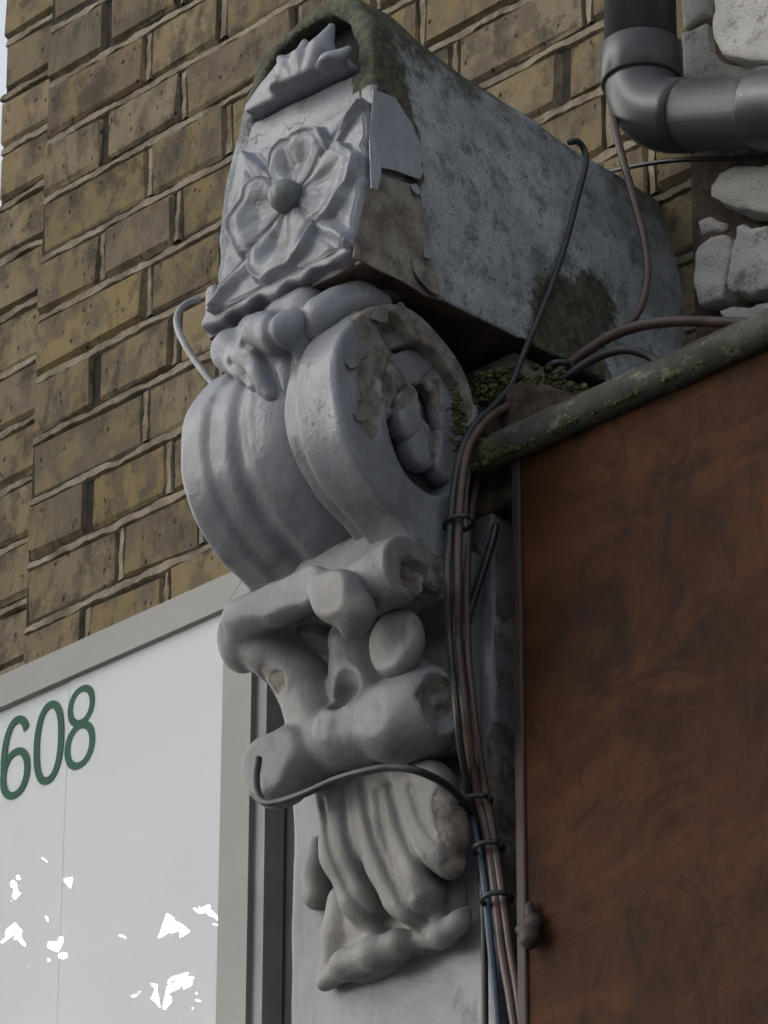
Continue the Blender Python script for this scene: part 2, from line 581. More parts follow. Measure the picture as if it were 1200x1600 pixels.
M_DARKM = plain('grey metal channel', (.26, .265, .27), (.19, .195, .20), 12, .5, 90, .1, .001)
M_GREEN = plain('green vinyl letter', (.003, .075, .04), (.002, .06, .034), 30, .5, 200, .02, .0003, spec=.15)
M_MOSS = plain('moss', (.06, .062, .026), (.15, .145, .07), 90, .95, 300, .8, .003, spec=.1)

def panel_mat():
    t = NT('white sign panel', .004, .5)
    t.b.inputs['IOR'].default_value = 1.6
    c = t.mix(t.step(t.noise(5, 4), .3, .7), (.65, .69, .70), (.615, .655, .665))
    dot = t.step(t.noise(240, 2, .5), .74, .8)
    c = t.mix(t.math('MULTIPLY', dot, .4), c, (.3, .3, .28))
    return t.done(c)
M_PANEL = panel_mat()
def board_mat():
    t = NT('stained plywood', .7, .12)
    g = t.noise(11, 7, .65, (1.2, 1, .9), dist=.6)
    c = t.mix(t.step(g, .3, .7), (.052, .0185, .0062), (.015, .0062, .0034))
    p = t.step(t.noise(6.5, 8, .72, (.8, 1, 1.9), (2, 0, 3), 1.4), .46, .62)
    c = t.mix(t.math('MULTIPLY', p, .55), c, (.080, .030, .0088))
    c = t.mix(t.math('MULTIPLY', t.step(t.noise(120, 5, .7, (1.4, 1, .5)), .5, .7), .35), c, (.022, .011, .007))
    c = t.mix(t.math('MULTIPLY', t.step(t.noise(30, 8, .75, (1.5, 1, .3), (5, 1, 8)), .53, .66), .7), c, (.016, .009, .006))
    return t.done(c, t.bump(t.noise(60, 6, .65, (1.5, 1, .5)), .4, .002))
M_BOARD = board_mat()
def cap_mat():
    t = NT('mossy timber capping', .85, .25)
    c = t.mix(t.step(t.noise(24, 6, .7, (.5, 1, 1)), .35, .65), (.075, .078, .066), (.035, .038, .032))
    m = t.step(t.noise(60, 7, .75, (.7, 1, 1), (3, 3, 3)), .54, .66)
    c = t.mix(t.math('MULTIPLY', m, .75), c, (.20, .205, .15))
    m2 = t.step(t.noise(16, 6, .7, off=(6, 2, 3)), .56, .7)
    c = t.mix(t.math('MULTIPLY', m2, .6), c, (.12, .115, .035))
    return t.done(c, t.bump(t.noise(90, 6, .7), .7, .004))
M_CAP = cap_mat()

# ================================================================== SETTING
def sheet(name, x0, x1, y0, y1, z, mat):
    o = mesh(name, [(x0, y0, z), (x1, y0, z), (x1, y1, z), (x0, y1, z)], [(0, 1, 2, 3)], mat)
    o['kind'] = 'structure'
    return o
M_ASPH = plain('asphalt', (.05, .05, .052), (.07, .07, .072), 3, .9, 120, .3, .004)
M_PAVE = plain('pavement concrete', (.14, .137, .13), (.10, .098, .093), 2, .9, 90, .3, .003)
sheet('road', -900, 900, -900, 900, 0.0, M_ASPH)
pv = box('pavement', -40, 40, -3.6, 6, .004, .12, M_PAVE)
pv['kind'] = 'structure'

# ------------------------------------------------------------------ brick wall
ZT = 4.4
COURSE = .076
def z_bed(j):
    return ZT-COURSE*j
BRICK_MESH = []
def brick_mesh(i):
    bm = bmesh.new()
    g = bmesh.ops.create_cube(bm, size=1.0)
    for v in bm.verts:
        v.co = Vector((v.co.x*.215, v.co.y*.09, v.co.z*.0655))
    bmesh.ops.bevel(bm, geom=list(bm.edges), offset=.0055, segments=1, affect='EDGES')
    rr = random.Random(i)
    for v in bm.verts:
        v.co += Vector((rr.uniform(-.0028, .0028), rr.uniform(-.0026, .002), rr.uniform(-.0026, .0026)))
    bmesh.ops.recalc_face_normals(bm, faces=bm.faces)
    me = bpy.data.meshes.new('brick')
    bm.to_mesh(me)
    bm.free()
    me.materials.append(M_BRICK)
    return me
BRICK_MESH = [brick_mesh(i) for i in range(16)]
def place_brick(root, x0, x1, z0, yf, rr):
    """one brick between two perpends, face at about y = yf"""
    me = rr.choice(BRICK_MESH)
    o = bpy.data.objects.new('brick', me)
    o.location = ((x0+x1)/2, yf+.045+rr.uniform(-.0022, .0022), z0+COURSE/2+rr.uniform(-.001, .001))
    o.scale = ((x1-x0-.0125)/.215*rr.choice((1, 1)), 1, 1)
    o.rotation_euler = (rr.uniform(-.01, .01), rr.uniform(-.006, .006)+(math.pi if rr.random() < .5 else 0), rr.uniform(-.006, .006))
    COL.objects.link(o)
    par(o, root)
    return o
def strip_geo(vs, fs, path, across, dep, n_noise, rr, y0):
    """a weathered line of pointing: path is a list of (x, z); across = half width"""
    b = len(vs)
    m = len(path)
    horizontal = abs(path[-1][0]-path[0][0]) > abs(path[-1][1]-path[0][1])
    for i, (x, z) in enumerate(path):
        w1 = across*(1+.55*mnoise.noise((x*40+n_noise, z*40, 1.3))+.35*mnoise.noise((x*130+n_noise, z*130, 5.3)))
        w2 = across*(1+.55*mnoise.noise((x*40, z*40+n_noise, 7.7))+.35*mnoise.noise((x*130, z*130+n_noise, 3.9)))
        sh = .0024*mnoise.noise((x*13+n_noise, z*13, 4.1))
        pr = dep+.0026*mnoise.noise((x*50, z*50+n_noise, 2.2))
        pr2 = dep+.0016+.0022*mnoise.noise((x*50+n_noise, z*50, 8.2))
        for k, (s_, yy) in enumerate(((1.0, .0045), (.7, pr2), (-.75, pr), (-1.0, .0045))):
            ww = (w1 if s_ > 0 else w2)*s_
            if horizontal:
                vs.append((x, y0+yy, z+ww+sh))
            else:
                vs.append((x+ww*-1+sh, y0+yy, z))
    for i in range(m-1):
        for k in range(3):
            a = b+i*4+k
            fs.append((a, a+1, a+5, a+4))
def lay(root, rows, xs_of_row, yf, seed):
    rr = random.Random(seed)
    vs, fs = [], []
    for j in rows:
        xs = xs_of_row(j, rr)
        zt = z_bed(j)
        z0 = z_bed(j+1)
        for a, b in zip(xs[:-1], xs[1:]):
            place_brick(root, a, b, z0, yf, rr)
        x = xs[0]+.0075
        path = []
        while x < xs[-1]:
            path.append((x, zt-.0018)); x += .006
        strip_geo(vs, fs, path, .0060, -.0006, j*3.7, rr, yf)
        for a in xs[1:-1]:
            if rr.random() < .16:
                continue
            zz = z0+.007
            path = []
            while zz < zt-.006:
                path.append((a+.0008, zz)); zz += .006
            strip_geo(vs, fs, path, .0056, .0004, j*5.1+a*11, rr, yf)
    o = mesh('pointing', vs, fs, M_MORTAR, root, False)
    o['kind'] = 'stuff'
    return o
wall = thing('brick_wall', 'sooty yellow and purple stock brick wall behind the grey bracket', 'brick wall', (0.6, 0, 0))
FIX = {3: [0, .108, .238], 5: [0, .112, .234], 7: [0, .108, .235], 9: [0, .104, .232], 1: [0, .107, .23], 2: [0, .178, .300], 4: [0, .186, .312], 6: [0, .19, .31], 8: [0, .19, .308], 10: [0, .158, .284], 0: [0, .18, .3]}
def xs_main(j, rr):
    xs = list(FIX.get(j, [0, .108, .232] if j % 2 else [0, .185, .305]))
    big = True
    if j == 5:
        xs += [.425, .54, .653, .838, .955, 1.14]
        return xs
    while xs[-1] < 1.06:
        xs.append(xs[-1]+(rr.uniform(.183, .2) if big else rr.uniform(.108, .122)))
        big = not big
    return xs
lay(wall, range(-2, 14), xs_main, 0.0, 11)
box('backing', .004, 1.9, .0042, .25, -.0, 7.0, M_BACK, wall)
PIERX = UP(6, 0, .055)[0]
pier = thing('brick_pier', 'set back end of the brick wall at the left edge against the sky', 'brick pier', (-.06, .055, 0))
lay(pier, range(-2, 14), lambda j, rr: [PIERX+rr.uniform(-.003, .003)-.004*(j % 2), .02], .055, 23)
box('backing', PIERX+.006, .003, .0615, .3, 0, 7.0, M_BACK, pier)

# ------------------------------------------------------------------ console
XB = .9514                      # right cheek of the block
XS = .946                       # right face of the scroll
XL = .750
con = thing('console_bracket', 'grey painted plaster scroll bracket with flower plaque and peeling paint', 'bracket', (.83, -.25, 2.9))

def yfront(z):                  # leaning front of the block
    return -.42+(z-3.464)*.134
# block outline in (x, z)
def xz(u, v, y=None):
    z = 3.6
    for _ in range(6):
        p = UP(u, v, yfront(z))
        z = p[2]
    return (p[0], p[2])
OUT = [(XB+.0, 3.464), (.9485, 3.60)]
top_px = [(581, 33), (566, 12), (545, -6), (515, 0), (490, 18), (455, 45), (420, 75), (400, 98), (388, 135), (372, 190), (356, 270), (342, 370), (331, 462)]
OUT += [xz(*q) for q in top_px]
OUT += [(xz(331, 462)[0], 3.464)]
ARCH = [xz(*q) for q in [(557, 120), (561, 75), (548, 38), (522, 20), (498, 28), (462, 52), (432, 82), (415, 110), (405, 150), (385, 205), (366, 300), (352, 400), (343, 478), (546, 380), (553, 250)]]
_a, _b = xz(371, 195), xz(556, 105)
XZL = (_a[1]-.004, _a[0], (_b[1]-_a[1])/(_b[0]-_a[0]))
h = .003
lo, hi = (.70, -.45, 3.43), (.98, .012, 3.81)
X, Y, Z = grid(lo, hi, h)
drop = (Y+.42)*-.045            # the top falls a little towards the wall
d2 = sd_poly(X[:, 0, :], Z[:, 0, :], OUT)
dd = np.empty(X.shape)
for jy in range(X.shape[1]):
    yy = Y[0, jy, 0]
    lift = max(0.0, (yy+.33))*.045
    kb = min(1.0, max(0.0, (yy+.33)/.33))
    zj = Z[:, jy, :]
    zz = np.where(zj > 3.6, zj+lift*np.clip((zj-3.6)/.1, 0, 1)+np.maximum(0, zj-3.69)*.6*kb, zj)
    dd[:, jy, :] = sd_poly(X[:, jy, :], zz, OUT)
d = smax(dd, (yfront(Z)-Y)*.99, .006)
d = smax(d, Y-.006, .003)
arch = sd_poly(X, Z, ARCH)
zl = XZL[0]+(X-XZL[1])*XZL[2]
cut = smax(smax(arch, Y-(yfront(Z)+.034), .004), zl-Z, .003)
d = smax(d, -cut, .004)
d = d+.0012*nz(X, Y, Z, 120, 5)+.0016*nz(X, Y, Z, 35, 6)
blk = nets('block', d, lo, h, M_CEMENT, con)
# painted front skin of the block uses its own material: chosen per face by position and facing
M_FRONT = grey_paint('grey gloss paint on the front', dirt=.6, peel=[(tuple(UP(480, 25, -.37)), (.075, .05, .022), .5), (tuple(UP(570, 70, -.37)), (.022, .05, .045), .5), (tuple(UP(405, 110, -.37)), (.025, .05, .03), .6), (tuple(UP(352, 300, -.39)), (.008, .05, .10), .5), (tuple(UP(560, 345, -.41)), (.018, .05, .06), .35)])
blk.data.materials.append(M_FRONT)
M_SOFF = plain('dark brown soffit', (.085, .06, .05), (.035, .027, .024), 35, .9, 90, .6, .004, spec=.2)  # darker brown on the downward faces at the block's foot
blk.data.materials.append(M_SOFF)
blk.data.materials.append(plain('near-black recess panel', (.045, .047, .045), (.02, .021, .02), 40, .9, 120, .5, .003, spec=.2))  # near-black colour on the faces set back inside the arch
mi = []
_A = np.array([p.center[:] for p in blk.data.polygons])
_in = sd_poly(_A[:, 0], _A[:, 2], ARCH)
_zr = xz(575, 135)[1]
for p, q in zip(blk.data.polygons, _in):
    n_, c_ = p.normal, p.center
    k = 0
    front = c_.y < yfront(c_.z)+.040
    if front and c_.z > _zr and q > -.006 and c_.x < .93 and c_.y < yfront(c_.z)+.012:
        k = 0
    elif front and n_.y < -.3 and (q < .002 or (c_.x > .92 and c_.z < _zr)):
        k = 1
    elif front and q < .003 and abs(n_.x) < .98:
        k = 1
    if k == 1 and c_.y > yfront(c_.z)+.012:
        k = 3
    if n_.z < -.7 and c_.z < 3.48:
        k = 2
    mi.append(k)
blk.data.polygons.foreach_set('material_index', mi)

# moulded lip along the foot of the block front
def lip():
    zt = UP(306, 455, -.44)[2]
    lo, hi = (.705, -.47, 3.42), (.97, -.33, 3.56)
    X, Y, Z = grid(lo, hi, .0026)
    d = sd_box(X, Y, Z, (.759, -.434, 3.462), (.948, -.345, 3.479), .006)
    d = smin(d, sd_box(X, Y, Z, (.766, -.424, 3.468), (.944, -.35, 3.484), .006), .008)
    d = smin(d, sd_box(X, Y, Z, (.758, -.430, 3.468), (.774, -.35, 3.512), .006), .008)
    # broken underside
    br = nz(X, Y, Z, 150, 12)*.006+nz(X, Y, Z, 60, 9)*.005
    d = smax(d, (3.468+br)-Z, .003)
    d = d+.0009*nz(X, Y, Z, 140, 4)
    nets('lip', d, lo, .0026, M_PAINT, con)
lip()

# palmette
def fp(u, v, out):              # a point in front of the leaning face by `out`
    z = 3.6
    for _ in range(6):
        p = UP(u, v, yfront(z)-out)
        z = p[2]
    return p
tips = [(402, 176, .022), (420, 132, .022), (438, 92, .022), (476, 66, .022), (518, 42, .022), (545, 76, .022), (553, 100, .022)]
prm = []
base_c = (474, 142)
for i, (tu, tv, o_) in enumerate(tips):
    a = fp(base_c[0]+(tu-base_c[0])*.12, base_c[1]+(tv-base_c[1])*.12, .020)
    m_ = fp(base_c[0]+(tu-base_c[0])*.62, base_c[1]+(tv-base_c[1])*.62, .019)
    b = fp(tu, tv, .016)
    prm += [('c', a, m_, .006, .0125), ('c', m_, b, .0125, .0035)]
prm.append(('c', fp(462, 146, .026), fp(478, 136, .026), .012, .012))
pal_poly = [xz(*q) for q in [(384, 194), (402, 168), (424, 138), (448, 108), (474, 86), (505, 76), (530, 84), (548, 98), (556, 110), (470, 160)]]
def pal_base(X, Y, Z, d):
    q = sd_poly(X, Z, pal_poly)
    slab = smax(q, abs(Y-(yfront(Z)-.0)) - .014, .004)
    d = smin(d, slab, .006)
    # flat lower edge
    p0, p1 = np.array(xz(384, 192)), np.array(xz(556, 107))
    n_ = np.array([-(p1-p0)[1], (p1-p0)[0]]); n_ /= np.linalg.norm(n_)
    return smax(d, -((X-p0[0])*n_[0]+(Z-p0[1])*n_[1]), .004)
blob('palmette', prm, .0025, .0022, M_PAINT, con, pal_base, .0005, pad=.02)

# square flower plaque with boss
def plaque():
    c = np.array(fp(460, 315, .010))
    ux = np.array([1.0, 0, 0])
    uz = np.array([0, .134, 1.0]); uz /= np.linalg.norm(uz)
    nrm = np.cross(ux, uz)      # points to -y
    N = 190
    half_x, half_z = .0985, .0985
    vs, fs = [], []
    for i in range(N+1):
        for j in range(N+1):
            s = (i/N*2-1); t = (j/N*2-1)
            # notched, wavy border
            ang = math.atan2(t, s)
            rs = max(abs(s), abs(t))
            notch = .035*math.exp(-((abs(s)-.30)/.07)**2)*(abs(t) > abs(s))+.035*math.exp(-((abs(t)-.30)/.07)**2)*(abs(s) >= abs(t))
            k = 1-notch*rs**4-.012*rs**3*math.sin(9*ang+1)
            xx, zz = s*half_x*k, t*half_z*k
            r = math.hypot(s, t)
            P4 = abs(math.cos(2*ang+.12))                     # 1 on the petal axes, 0 between the petals
            sgn = math.sin(2*ang+.12)
            rp = .60+.36*P4**.55+.03*math.cos(10*ang)
            u_ = r/rp
            hp = .005+.014*min(u_, 1.05)**1.7-.004*math.exp(-((u_-.93)/.07)**2)
            hp -= .0065*math.exp(-(P4/.16)**2)*min(1, u_*2)
            hp += .0022*math.cos(math.asin(max(-1, min(1, sgn)))*7)*min(1, u_*1.5)*(1-.5*min(u_, 1))
            hp -= .006*math.exp(-((u_-.55)/.22)**2)*P4**2
            v_ = min(1, max(0, u_-1)*1.6)
            c45 = abs(abs(s)-abs(t))
            hl = .005+.005*v_+.007*math.exp(-(c45/.07)**2)*v_-.003*math.exp(-((c45-.16)/.06)**2)
            q_ = min(1, max(0, (u_-.97)/.085))
            q_ = q_*q_*(3-2*q_)
            hh = hp*(1-q_)+hl*q_
            hh += .0012*mnoise.noise((xx*70, zz*70, 3))
            if rs > .97:
                hh -= .0025
            p = c+ux*(xx*(.92 if xx > 0 else .76-.085*t))+uz*(zz*(.73-.06*s if zz > 0 else .90))+nrm*hh
            vs.append(p)
    def id_(i, j):
        return i*(N+1)+j
    for i in range(N):
        for j in range(N):
            fs.append((id_(i, j), id_(i+1, j), id_(i+1, j+1), id_(i, j+1)))
    # skirt
    ring = [id_(i, 0) for i in range(N+1)]+[id_(N, j) for j in range(1, N+1)]+[id_(i, N) for i in range(N-1, -1, -1)]+[id_(0, j) for j in range(N-1, 0, -1)]
    b0 = len(vs)
    for q in ring:
        p = vs[q]
        dd_ = p-c
        k = dd_@nrm
        vs.append(p-nrm*(k+.010))
    m = len(ring)
    for i in range(m):
        fs.append((ring[i], b0+i, b0+(i+1) % m, ring[(i+1) % m]))
    o = mesh('flower_plaque', vs, fs, M_PAINT, con, True)
    bc = c+nrm*.010
    bs = blob('boss', [('e', bc, (.0158, .0165, .0158))], .004, .0018, M_DARKB, None, None, .0004)
    bs.parent = o
    return o
M_DARKB = grey_paint('darker paint on the boss', base=((.15, .165, .17), (.11, .12, .125)), cracks=.0)
plaque()

# scroll body
VOL = sp2([(-.372, 3.447), (-.405, 3.430), (-.430, 3.403), (-.443, 3.379), (-.448, 3.350), (-.445, 3.318), (-.434, 3.290), (-.418, 3.270), (-.395, 3.252), (-.366, 3.236), (-.350, 3.215), (-.342, 3.190), (-.300, 3.185), (-.285, 3.235), (-.284, 3.290), (-.274, 3.330), (-.269, 3.370), (-.281, 3.408), (-.308, 3.432), (-.340, 3.446)], 4)
CORE = sp2([(-.372, 3.458), (-.405, 3.436), (-.428, 3.403), (-.438, 3.379), (-.442, 3.350), (-.437, 3.318), (-.424, 3.288), (-.405, 3.266), (-.380, 3.248), (-.350, 3.232), (-.325, 3.215), (-.300, 3.180), (-.235, 3.180), (-.235, 3.32), (-.235, 3.458)], 4)
lo, hi, h = (.69, -.475, 3.155), (.965, -.225, 3.475), .0025
X, Y, Z = grid(lo, hi, h)
v2 = sd_poly(Y[0], Z[0], VOL)[None]
c2 = sd_poly(Y[0], Z[0], CORE)[None]
def slab(x0, x1, dsec, rd):
    q = abs(X-(x0+x1)/2)-(x1-x0)/2
    return smax(dsec+0*X, q, rd)
right = slab(XS-.050, XS, v2, .006)
right2 = slab(XS-.068, XS-.02, v2+.007, .006)
left = slab(XL, XL+.036, v2, .010)
left2 = slab(XL+.01, XL+.060, v2+.004, .008)
tt = np.clip((X-(XL+.05))/((XS-.065)-(XL+.05)), 0, 1)
bulge = .010*np.sin(tt*math.pi)+.0012*np.exp(-((tt-.38)/.06)**2)-.010*tt*tt
mid = smax(c2+.012-bulge, abs(X-(XS-.058+XL+.012)/2)-(XS-.058-XL-.012)/2, .006)
body = smin(mid, smin(left, left2, .004), .016)
right = smin(right, right2, .004)
# recess in the right cheek
el = (np.sqrt(((Y+.335)/.051)**2+((Z-3.345)/.071)**2)-1)*.051
rec = smax(el, (XS-.040)-X, .004)
right = smax(right, -rec, .004)
# a broken bite at the top of the rim
bt = UX(618, 520, XS)
bite = sd_ell(X, Y, Z, (XS+.004, bt[1]+.004, bt[2]), (.026, .020, .016))+.003*nz(X, Y, Z, 170, 8)
right = smax(right, -bite, .002)
body = smin(body, right, .006)
body = body+.0007*nz(X, Y, Z, 120, 21)+.0013*nz(X, Y, Z, 33, 22)
peels = [(tuple(UX(650, 555, XS)), (.05, .072, .052), .45), (tuple(UX(578, 600, XS)), (.02, .014, .045), .6), (tuple(UX(715, 590, XS)), (.035, .028, .05), .3), (tuple(UX(672, 900, XS)), (.03, .02, .03), .5), (tuple(UX(610, 520, XS)), (.03, .02, .02), .5)]
M_SCROLL = grey_paint('grey gloss paint on the scroll', peel='attr', rough=.36, dirt=.55)
PF = peel_field(peels, 1, 1.0, 1.9)
body = flayed(body, X, Y, Z, PF)
nets('scroll', body, lo, h, M_SCROLL, con, PF)
# inner curl and the string of beads inside the volute
PB = peel_field([(tuple(UX(622, 586, XS)), (.05, .036, .024)), (tuple(UX(694, 625, XS)), (.05, .015, .04))], 2, .7, 2.0)
M_BEAD = grey_paint('grey paint on the beads', peel='attr', dirt=.5, rough=.45)
def bead(u, v, dx, ry, rz):
    c = UX(u, v, XS-.024+dx)
    return blob('bead', [('e', c, (.019, ry, rz))], .004, .0016, M_BEAD, con, lambda X, Y, Z, d: smax(d, X-(c[0]+.0105), .005), .0006, seed=int(u), peel=PB)
bead(632, 646, .002, .0165, .0280)
bead(652, 694, 0, .0190, .0270)
bead(690, 716, 0, .0200, .0270)
bead(724, 708, -.002, .014, .026)
bead(694, 650, -.006, .0135, .030)
def curl():
    pts = [UX(u, v, XS-.026+dx) for u, v, dx in ((592, 640, 0), (596, 608, .002), (614, 584, .004), (642, 576, .004), (668, 586, .003), (682, 608, .002), (692, 640, .002), (694, 668, 0))]
    rd = [.012, .015, .016, .0165, .0155, .014, .014, .013]
    return blob('inner_curl', [('c', pts[i], pts[i+1], rd[i], rd[i+1]) for i in range(len(pts)-1)], .006, .002, M_BEAD, con, lambda X, Y, Z, d: smax(d, X-(XS-.015), .004), .0012, 31, peel=PB)
curl()

# ornament under the block: two leaf lobes and the plume beside the scroll
pl = chain([(350, 552, -.412, .012), (366, 548, -.424, .018), (392, 566, -.430, .017), (412, 590, -.434, .013), (424, 614, -.434, .007)])
pl += chain([(392, 508, -.428, .010), (414, 522, -.440, .018), (440, 520, -.444, .017), (462, 500, -.440, .010)])
pl += chain([(452, 500, -.412, .022), (446, 560, -.416, .020), (446, 612, -.424, .010)])
pl += chain([(480, 480, -.412, .018), (474, 545, -.418, .016), (464, 606, -.426, .009)])
def plume_cut(X, Y, Z, d):
    for g in ([(405, 548), (425, 560), (440, 615)], [(462, 490), (458, 550), (455, 612)], [(380, 575), (398, 590), (412, 612)]):
        P = spline([UP(u, v, -.43) for u, v in g], 4)
        q = None
        for a, b in zip(P[:-1], P[1:]):
            dx_, dz_ = b[0]-a[0], b[2]-a[2]
            tt_ = np.clip(((X-a[0])*dx_+(Z-a[2])*dz_)/(dx_*dx_+dz_*dz_), 0, 1)
            e = np.sqrt((X-a[0]-tt_*dx_)**2+(Z-a[2]-tt_*dz_)**2)
            q = e if q is None else np.minimum(q, e)
        d = d+.005*np.exp(-(q/.004)**2)
    return d
blob('leaf_plume', pl, .012, .0022, M_PAINT, con, plume_cut, .0007, seed=5)
blob('leaf_lobe', chain([(494, 520, -.422, .011), (502, 492, -.424, .014), (530, 478, -.410, .0145), (562, 470, -.392, .015), (592, 476, -.374, .012)]), .012, .0022, M_PAINT, con, seed=7)

# lower scroll: two rolled bars joined by a hollow neck
low = []
low += chain([(384, 968, -.384, .021), (436, 945, -.394, .0185), (489, 917, -.400, .018), (506, 912, -.398, .012)])
low += [('e', UP(379, 1000, -.366), (.021, .024, .030))]
low += chain([(400, 985, -.368, .020), (424, 1012, -.358, .023), (470, 1062, -.342, .0245), (492, 1112, -.335, .025), (508, 1165, -.333, .025)])
low += chain([(548, 1000, -.335, .020), (572, 1060, -.322, .031), (584, 1110, -.322, .033)])
low += chain([(600, 1050, -.322, .018), (650, 1062, -.316, .018)])
low += chain([(438, 1203, -.35, .034), (462, 1184, -.345, .030)])
low += chain([(462, 1184, -.342, .022), (494, 1172, -.336, .019), (540, 1150, -.336, .028), (570, 1140, -.334, .030)])
low += chain([(618, 1128, -.330, .036), (660, 1110, -.318, .040)])
def low_base(X, Y, Z, d):
    b = sd_box(X, Y, Z, (.75, -.268, 3.062), (.925, -.235, 3.25), .01)
    b2 = sd_box(X, Y, Z, (.765, -.36, 3.195), (.93, -.24, 3.26), .02)
    d = smin(smin(d, b, .012), b2, .014)
    # broken hollow right end of the lower bar
    for q in chain([(440, 985, -.408, .018), (488, 1008, -.390, .026), (520, 1062, -.368, .022), (536, 1090, -.350, .016)]):
        d = smax(d, -sd_cap(X, Y, Z, *q[1:]), .0025)
    d = smax(d, np.where(Z > 3.125, -.4085, -.3690+(X-.80)*.09)-Y, .003)
    e = UP(660, 1110, -.318)
    hole = sd_ell(X, Y, Z, (e[0]+.043, e[1]-.012, e[2]-.006), (.022, .020, .026))+.006*nz(X, Y, Z, 110, 3)+.003*nz(X, Y, Z, 260, 4)
    d = smax(d, -hole, .002)
    return d
def roll_end(X, Y, Z, d):
    d = smax(d, X-.960, .003)
    e = UX(646, 905, .960)
    hole = sd_ell(X, Y, Z, (e[0]+.004, e[1], e[2]-.006), (.010, .020, .016))+.006*nz(X, Y, Z, 130, 2)+.003*nz(X, Y, Z, 300, 5)
    return smax(d, -hole, .002)
PL = peel_field([(tuple(UP(660, 1110, -.318)+np.array([.036, -.012, -.004])), (.020, .022, .026)), (tuple(UX(652, 912, .958)), (.018, .022, .016))], 3, 1.0, 1.05)
M_LOW = grey_paint('grey paint on the lower scroll', base=((.205, .207, .212), (.13, .133, .138)), rough=.5, dirt=.8, peel='attr', cracks=0)
blob('lower_scroll', low, .0065, .0026, M_LOW, con, low_base, .0010, seed=14, pad=.03, peel=PL)
blob('leaf_drop', chain([(508, 918, -.402, .016), (530, 934, -.404, .023), (552, 955, -.396, .020), (545, 986, -.392, .007)]), .005, .0022, M_LOW, con, lambda X, Y, Z, d: smax(d, -.4175-Y, .003), .0009, 26, peel=PL)
blob('roll', chain([(575, 917, -.374, .026), (645, 882, -.374, .029)]), .004, .0022, M_LOW, con, roll_end, .0008, 16, peel=PL)
blob('bead', [('e', UP(620, 1004, -.352), (.029, .019, .030))], .004, .002, M_LOW, con, lambda X, Y, Z, d: smax(d, -.3625-Y, .004), .0008, 4, peel=PL)

# hanging acanthus leaf
lf = []
lf += chain([(540, 1235, -.296, .028), (556, 1330, -.286, .028), (575, 1400, -.276, .022), (590, 1440, -.268, .012)])
lf += chain([(600, 1235, -.304, .032), (625, 1330, -.296, .032), (648, 1400, -.284, .024), (662, 1440, -.272, .012)])
lf += chain([(668, 1235, -.300, .026), (688, 1300, -.294, .024), (704, 1350, -.284, .014)])
tip = chain([(508, 1534, -.264, .008), (540, 1508, -.271, .012), (585, 1490, -.277, .014), (625, 1475, -.274, .012), (650, 1466, -.268, .006)])
tip += chain([(660, 1470, -.266, .007), (690, 1460, -.272, .011), (716, 1442, -.270, .009), (728, 1425, -.264, .005)])
tip += chain([(540, 1410, -.256, .016), (535, 1460, -.258, .017), (512, 1522, -.258, .009)])
tip += chain([(575, 1440, -.258, .016), (590, 1470, -.262, .014)])
tip += chain([(665, 1420, -.266, .014), (690, 1448, -.268, .010)])
tip += [('e', UP(588, 1448, -.252), (.056, .016, .050)), ('e', UP(680, 1420, -.252), (.036, .014, .040))]
GROOVE = [[(560, 1425), (590, 1432), (620, 1450), (650, 1470)], [(548, 1235), (556, 1330), (580, 1410), (606, 1470)], [(580, 1230), (596, 1320), (630, 1410), (655, 1462)], [(622, 1235), (640, 1310), (670, 1372), (700, 1384)], [(520, 1260), (530, 1340), (556, 1425)], [(655, 1235), (672, 1290), (700, 1330)], [(606, 1245), (615, 1330), (640, 1400)]]
def leaf_cut(X, Y, Z, d):
    t = None
    for p in tip:
        e = sd_cap(X, Y, Z, *p[1:]) if p[0] == 'c' else sd_ell(X, Y, Z, p[1], p[2])
        t = e if t is None else smin(t, e, .008)
    fold = 0
    for gi, g in enumerate(GROOVE):
        P = spline([UP(u, v, -.30) for u, v in g], 4)
        q = None
        for a, b in zip(P[:-1], P[1:]):
            dx_, dz_ = b[0]-a[0], b[2]-a[2]
            tt_ = np.clip(((X-a[0])*dx_+(Z-a[2])*dz_)/(dx_*dx_+dz_*dz_), 0, 1)
            e = np.sqrt((X-a[0]-tt_*dx_)**2+(Z-a[2]-tt_*dz_)**2)
            q = e if q is None else np.minimum(q, e)
        fold = fold+(.0056 if gi < 4 else .0034)*np.exp(-(q/.0036)**2)
    d = smax(d, (-.316+.10*np.clip(3.05-Z, 0, .3))-Y, .008)
    d = smin(d+fold, t, .006)
    return d
PE = peel_field([(tuple(UP(716, 1262, -.295)), (.016, .04, .026)), (tuple(UP(726, 1385, -.28)), (.014, .04, .024)), (tuple(UP(735, 1330, -.28)), (.012, .04, .03))], 4, 1.0, 1.1)
M_LEAF = grey_paint('grey paint on the leaf', base=((.215, .213, .208), (.145, .145, .142)), rough=.55, dirt=.6, peel='attr', cracks=0)
blob('acanthus_leaf', lf, .016, .0022, M_LEAF, con, leaf_cut, .0007, seed=17, pad=.05, peel=PE)
blob('drop', chain([(497, 1322, -.254, .009), (494, 1365, -.257, .012), (496, 1400, -.257, .013)]), .008, .0022, M_LEAF, con, None, .0006, seed=19, peel=PE)

